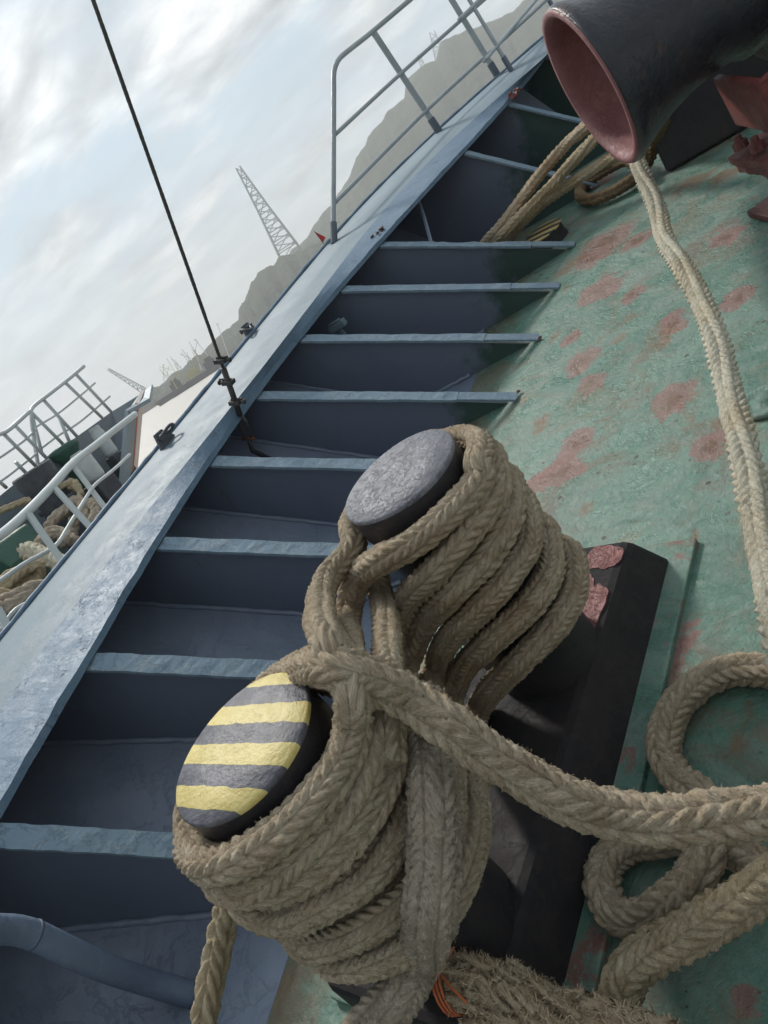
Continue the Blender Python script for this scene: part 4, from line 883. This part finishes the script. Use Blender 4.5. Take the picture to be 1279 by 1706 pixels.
# ------------------------------------------------------------ water, quay, hills (world frame)
WZ = EW[2]-3.3
m, t, p = newmat('harbour_water'); co = coords(t); p.inputs['Base Color'].default_value = (.38, .35, .31, 1); p.inputs['Roughness'].default_value = .4
L(t, bump(t, noise(t, co, .8, 8, .65), .6, .3), p.inputs['Normal'])
mb = MB(); s_ = 1500; mb.add([(-s_, -s_, WZ), (s_, -s_, WZ), (s_, s_, WZ), (-s_, s_, WZ)], [(0, 1, 2, 3)]); mb.build('water', m, world=True, tg=dict(kind='structure'))
m_hill, t, p = newmat('wooded_hill'); co = coords(t)
c = mixc(t, ramp(t, noise(t, co, .03, 10, .7), [(.4, 0), (.6, 1)]).outputs[0], (.035, .055, .03), (.075, .09, .05))
L(t, c, p.inputs['Base Color']); p.inputs['Roughness'].default_value = 1; L(t, bump(t, noise(t, co, .1, 8, .7), 1., 6.), p.inputs['Normal'])
m_quay = paint('quay_stone', (.16, .15, .13), (.22, .20, .18), .9, 2, 0, None, .5, 0, .05)
def hills(name, sil, D0, D1, D2, zlow):
    az = []; hgt = []
    for u, v in sil:
        d = wdir(u, v); az.append(math.atan2(d[0], d[1])); hgt.append(d[2]/math.hypot(d[0], d[1])*D1)
    az = np.array(az); hgt = np.array(hgt); o_ = np.argsort(az); az, hgt = az[o_], hgt[o_]
    aa = np.linspace(az[0]-.02, az[-1]+.02, 360); rows = []
    for k_ in range(26):
        f_ = k_/25; D = D0+(D2-D0)*f_; fr_ = (D-D0)/(D1-D0) if D < D1 else 1-(D-D1)/(D2-D1); prof = math.sin(max(0, min(1, fr_))*math.pi/2)**.8
        row = []
        for a_ in aa:
            h_ = np.interp(a_, az, hgt, left=zlow, right=hgt[-1]); n_ = mnoise.fractal(Vector((a_*60, D*.02, 2.)), 1., 2., 5)*3.2
            z_ = WZ-1+(h_-(WZ-1-EW[2]))*prof+n_*min(1, prof*1.3)*.5+(1-prof)*n_*1.6*min(1, prof*4)
            row.append((EW[0]+math.sin(a_)*D, EW[1]+math.cos(a_)*D, z_))
        rows.append(row)
    mb = MB(); mb.quadstrip(rows); return mb.build(name, m_hill, world=True, smooth=True, tg=dict(kind='structure'))
hills('hills', [(385, 560), (430, 470), (480, 428), (515, 395), (535, 365), (551, 345), (581, 304), (600, 259), (626, 221), (641, 199), (675, 169), (679, 142), (705, 116), (727, 105), (739, 79), (761, 64), (810, 49), (855, 26), (885, 0), (960, -35), (1100, -120), (1300, -240)], 420, 640, 900, -2)
hills('hills', [(235, 650), (270, 640), (305, 612), (330, 592), (360, 566), (398, 532), (402, 505), (430, 457), (470, 428), (500, 418), (540, 400), (600, 370), (700, 330)], 330, 420, 560, -1)
ql = wdir(236, 690); qr = wdir(372, 604)
def wp(d, D): h_ = math.hypot(d[0], d[1]); return np.array([EW[0]+d[0]/h_*D, EW[1]+d[1]/h_*D, 0])
mb = MB(); a_ = wp(wdir(180, 720), 330); b_ = wp(wdir(500, 520), 300); dq = nrm(np.array([b_[1]-a_[1], -(b_[0]-a_[0]), 0])); dq = dq if dq[1] > 0 else -dq
for i_ in range(16):
    p0 = a_+(b_-a_)*i_/16; p1 = a_+(b_-a_)*(i_+1)/16; off = dq*rng.uniform(-3, 3); mb.prism([p0+off+[0, 0, WZ-1], p1+off+[0, 0, WZ-1], p1+dq*60+[0, 0, WZ-1], p0+dq*60+[0, 0, WZ-1]], (0, 0, 1+rng.uniform(1.6, 3.2)))
mb.build('quay', m_quay, world=True, tg=dict(kind='structure'))
m_far = paint('far_steel', (.30, .32, .33), (.36, .38, .38), .8); m_fary = paint('far_yellow', (.45, .42, .15), (.5, .45, .2), .8); m_fard = paint('far_dark', (.06, .06, .07), (.08, .08, .085), .8)
def lattice(name, base_px, top_px, D, w0, w1, lb, cat, sub=9, r=.32, mat=None, extra=None):
    bt = atw(base_px[0], base_px[1], 1.)-EW; tt = atw(top_px[0], top_px[1], 1.)-EW
    bt = EW+bt*D; tt = EW+tt*D; ax_ = nrm(tt-bt); s1_ = nrm(np.cross(ax_, nrm(bt-EW))); s2_ = np.cross(ax_, s1_); mb = MB(); H_ = np.linalg.norm(tt-bt)
    root = bt-ax_*8
    cr = [(1, 1), (1, -1), (-1, -1), (-1, 1)]
    def P(i_, k_): f_ = k_/sub; w_ = (w0+(w1-w0)*f_**.8)/2; return bt+(tt-bt)*f_+s1_*cr[i_][0]*w_+s2_*cr[i_][1]*w_
    for i_ in range(4):
        mb.tube([P(i_, 0)-ax_*8, P(i_, 0), P(i_, sub//2), P(i_, sub)], r, 4)
        for k_ in range(sub):
            mb.tube([P(i_, k_), P((i_+1) % 4, k_+1)], r*.6, 4); mb.tube([P(i_, k_), P((i_+1) % 4, k_)], r*.6, 4)
    return mb.build(name, mat or m_far, base=root, world=True, tg=dict(label=lb, cat=cat))
lattice('lattice_tower', (482, 420), (397, 280), 400, 11.5, 2.2, 'tall tapering lattice tower standing on the hazy hill', 'tower', 10, .42)
lattice('hilltop_pylon', (732, 97), (720, 55), 600, 7, 4, 'right hand pylon on the top of the hazy hill', 'pylon', 4, .35)
lattice('hilltop_pylon', (707, 118), (697, 92), 600, 4, 2, 'smaller pylon left of the other on the hilltop', 'pylon', 3, .3)
lattice('harbour_crane', (238, 650), (180, 615), 380, 3, 1., 'faint harbour crane jib reaching left over the quay', 'crane', 8, .25)
for k_, (u0, v0, u1, v1, D, lb) in enumerate(((353, 601, 325, 566, 250, 'tallest white light mast on the far quay'), (334, 612, 325, 585, 260, 'short light mast left of the tallest one'), (273, 632, 272, 608, 250, 'bare pole at the left end of the quay'), (378, 585, 362, 540, 250, 'light mast just behind the wire stay'))):
    a_ = atw(u0, v0, D); b_ = atw(u1, v1, D); mb = MB(); mb.tube([a_-(b_-a_)*.25, b_], .12, 5); mb.box(b_, (1.0, .35, .2)); mb.build('light_mast', m_white, base=a_-(b_-a_)*.25, world=True, tg=dict(label=lb, cat='mast', group='masts on the far quay'))
for k_, (u_, v_, D, L_, mt, lb) in enumerate(((315, 626, 240, 14, m_fary, 'yellowish workboat crowded with masts by the far quay'), (283, 640, 250, 12, m_fard, 'dark low boat left of the yellowish workboat'), (345, 612, 235, 12, m_fard, 'dark barge right of the yellowish workboat'))):
    c = wp(wdir(u_, v_), D); c[2] = WZ; e1 = nrm(np.cross(UZ, c-np.array([EW[0], EW[1], WZ]))); e2 = np.cross(UZ, e1)
    th = thing('moored_boat', c, lb, 'boat', 'boats by the far quay', world=True)
    mb = MB(); mb.prism([c-e1*L_/2-UZ*.3, c+e1*L_/2-UZ*.3, c+e1*(L_/2+1.5)+UZ*1.8, c-e1*(L_/2+.5)+UZ*1.5], e2*4); mb.build('hull', m_fard, th)
    mb = MB(); mb.box(c+UZ*2.6+e2*2-e1*L_*.1, (L_*.3, 3, 2.2), [e1, e2, UZ]); mb.box(c+UZ*4.1+e2*2-e1*L_*.12, (L_*.18, 2.4, 1.), [e1, e2, UZ]); mb.build('cabin', mt, th)
    mb = MB()
    for q in range(9 if k_ == 0 else 3):
        x_ = rng.uniform(-.5, .5)*L_; h_ = rng.uniform(4, 9.5); b0 = c+e1*x_+e2*2+UZ*1.5; mb.tube([b0, b0+UZ*h_+e1*rng.uniform(-1, 1)], .09, 4); mb.tube([b0+UZ*h_*.6, b0+UZ*h_*.9+e1*rng.uniform(-3, 3)], .06, 4)
    mb.tube([c-e1*L_*.5+e2*2+UZ*1.6, c+e1*L_*.5+e2*2+UZ*1.6], .12, 4)
    mb.build('masts', mt if k_ == 0 else m_far, th)

# ------------------------------------------------------------ haze
mh = bpy.data.materials.new('haze'); mh.use_nodes = True; t = mh.node_tree; t.nodes.clear()
pv = N(t, 'ShaderNodeVolumePrincipled'); pv.inputs['Color'].default_value = (.93, .95, .97, 1); pv.inputs['Density'].default_value = .0009; pv.inputs['Anisotropy'].default_value = .1
om = N(t, 'ShaderNodeOutputMaterial'); L(t, pv.outputs[0], om.inputs['Volume'])
mb = MB(); ztop = max((o.matrix_world@Vector(c)).z for o in scene.objects if o.type == 'MESH' for c in o.bound_box)+4
mb.box((0, 0, (WZ-2.5+ztop)/2), (3100, 3100, ztop-WZ+2.5)); ho = mb.build('haze', mh, world=True, tg=dict(kind='stuff'))
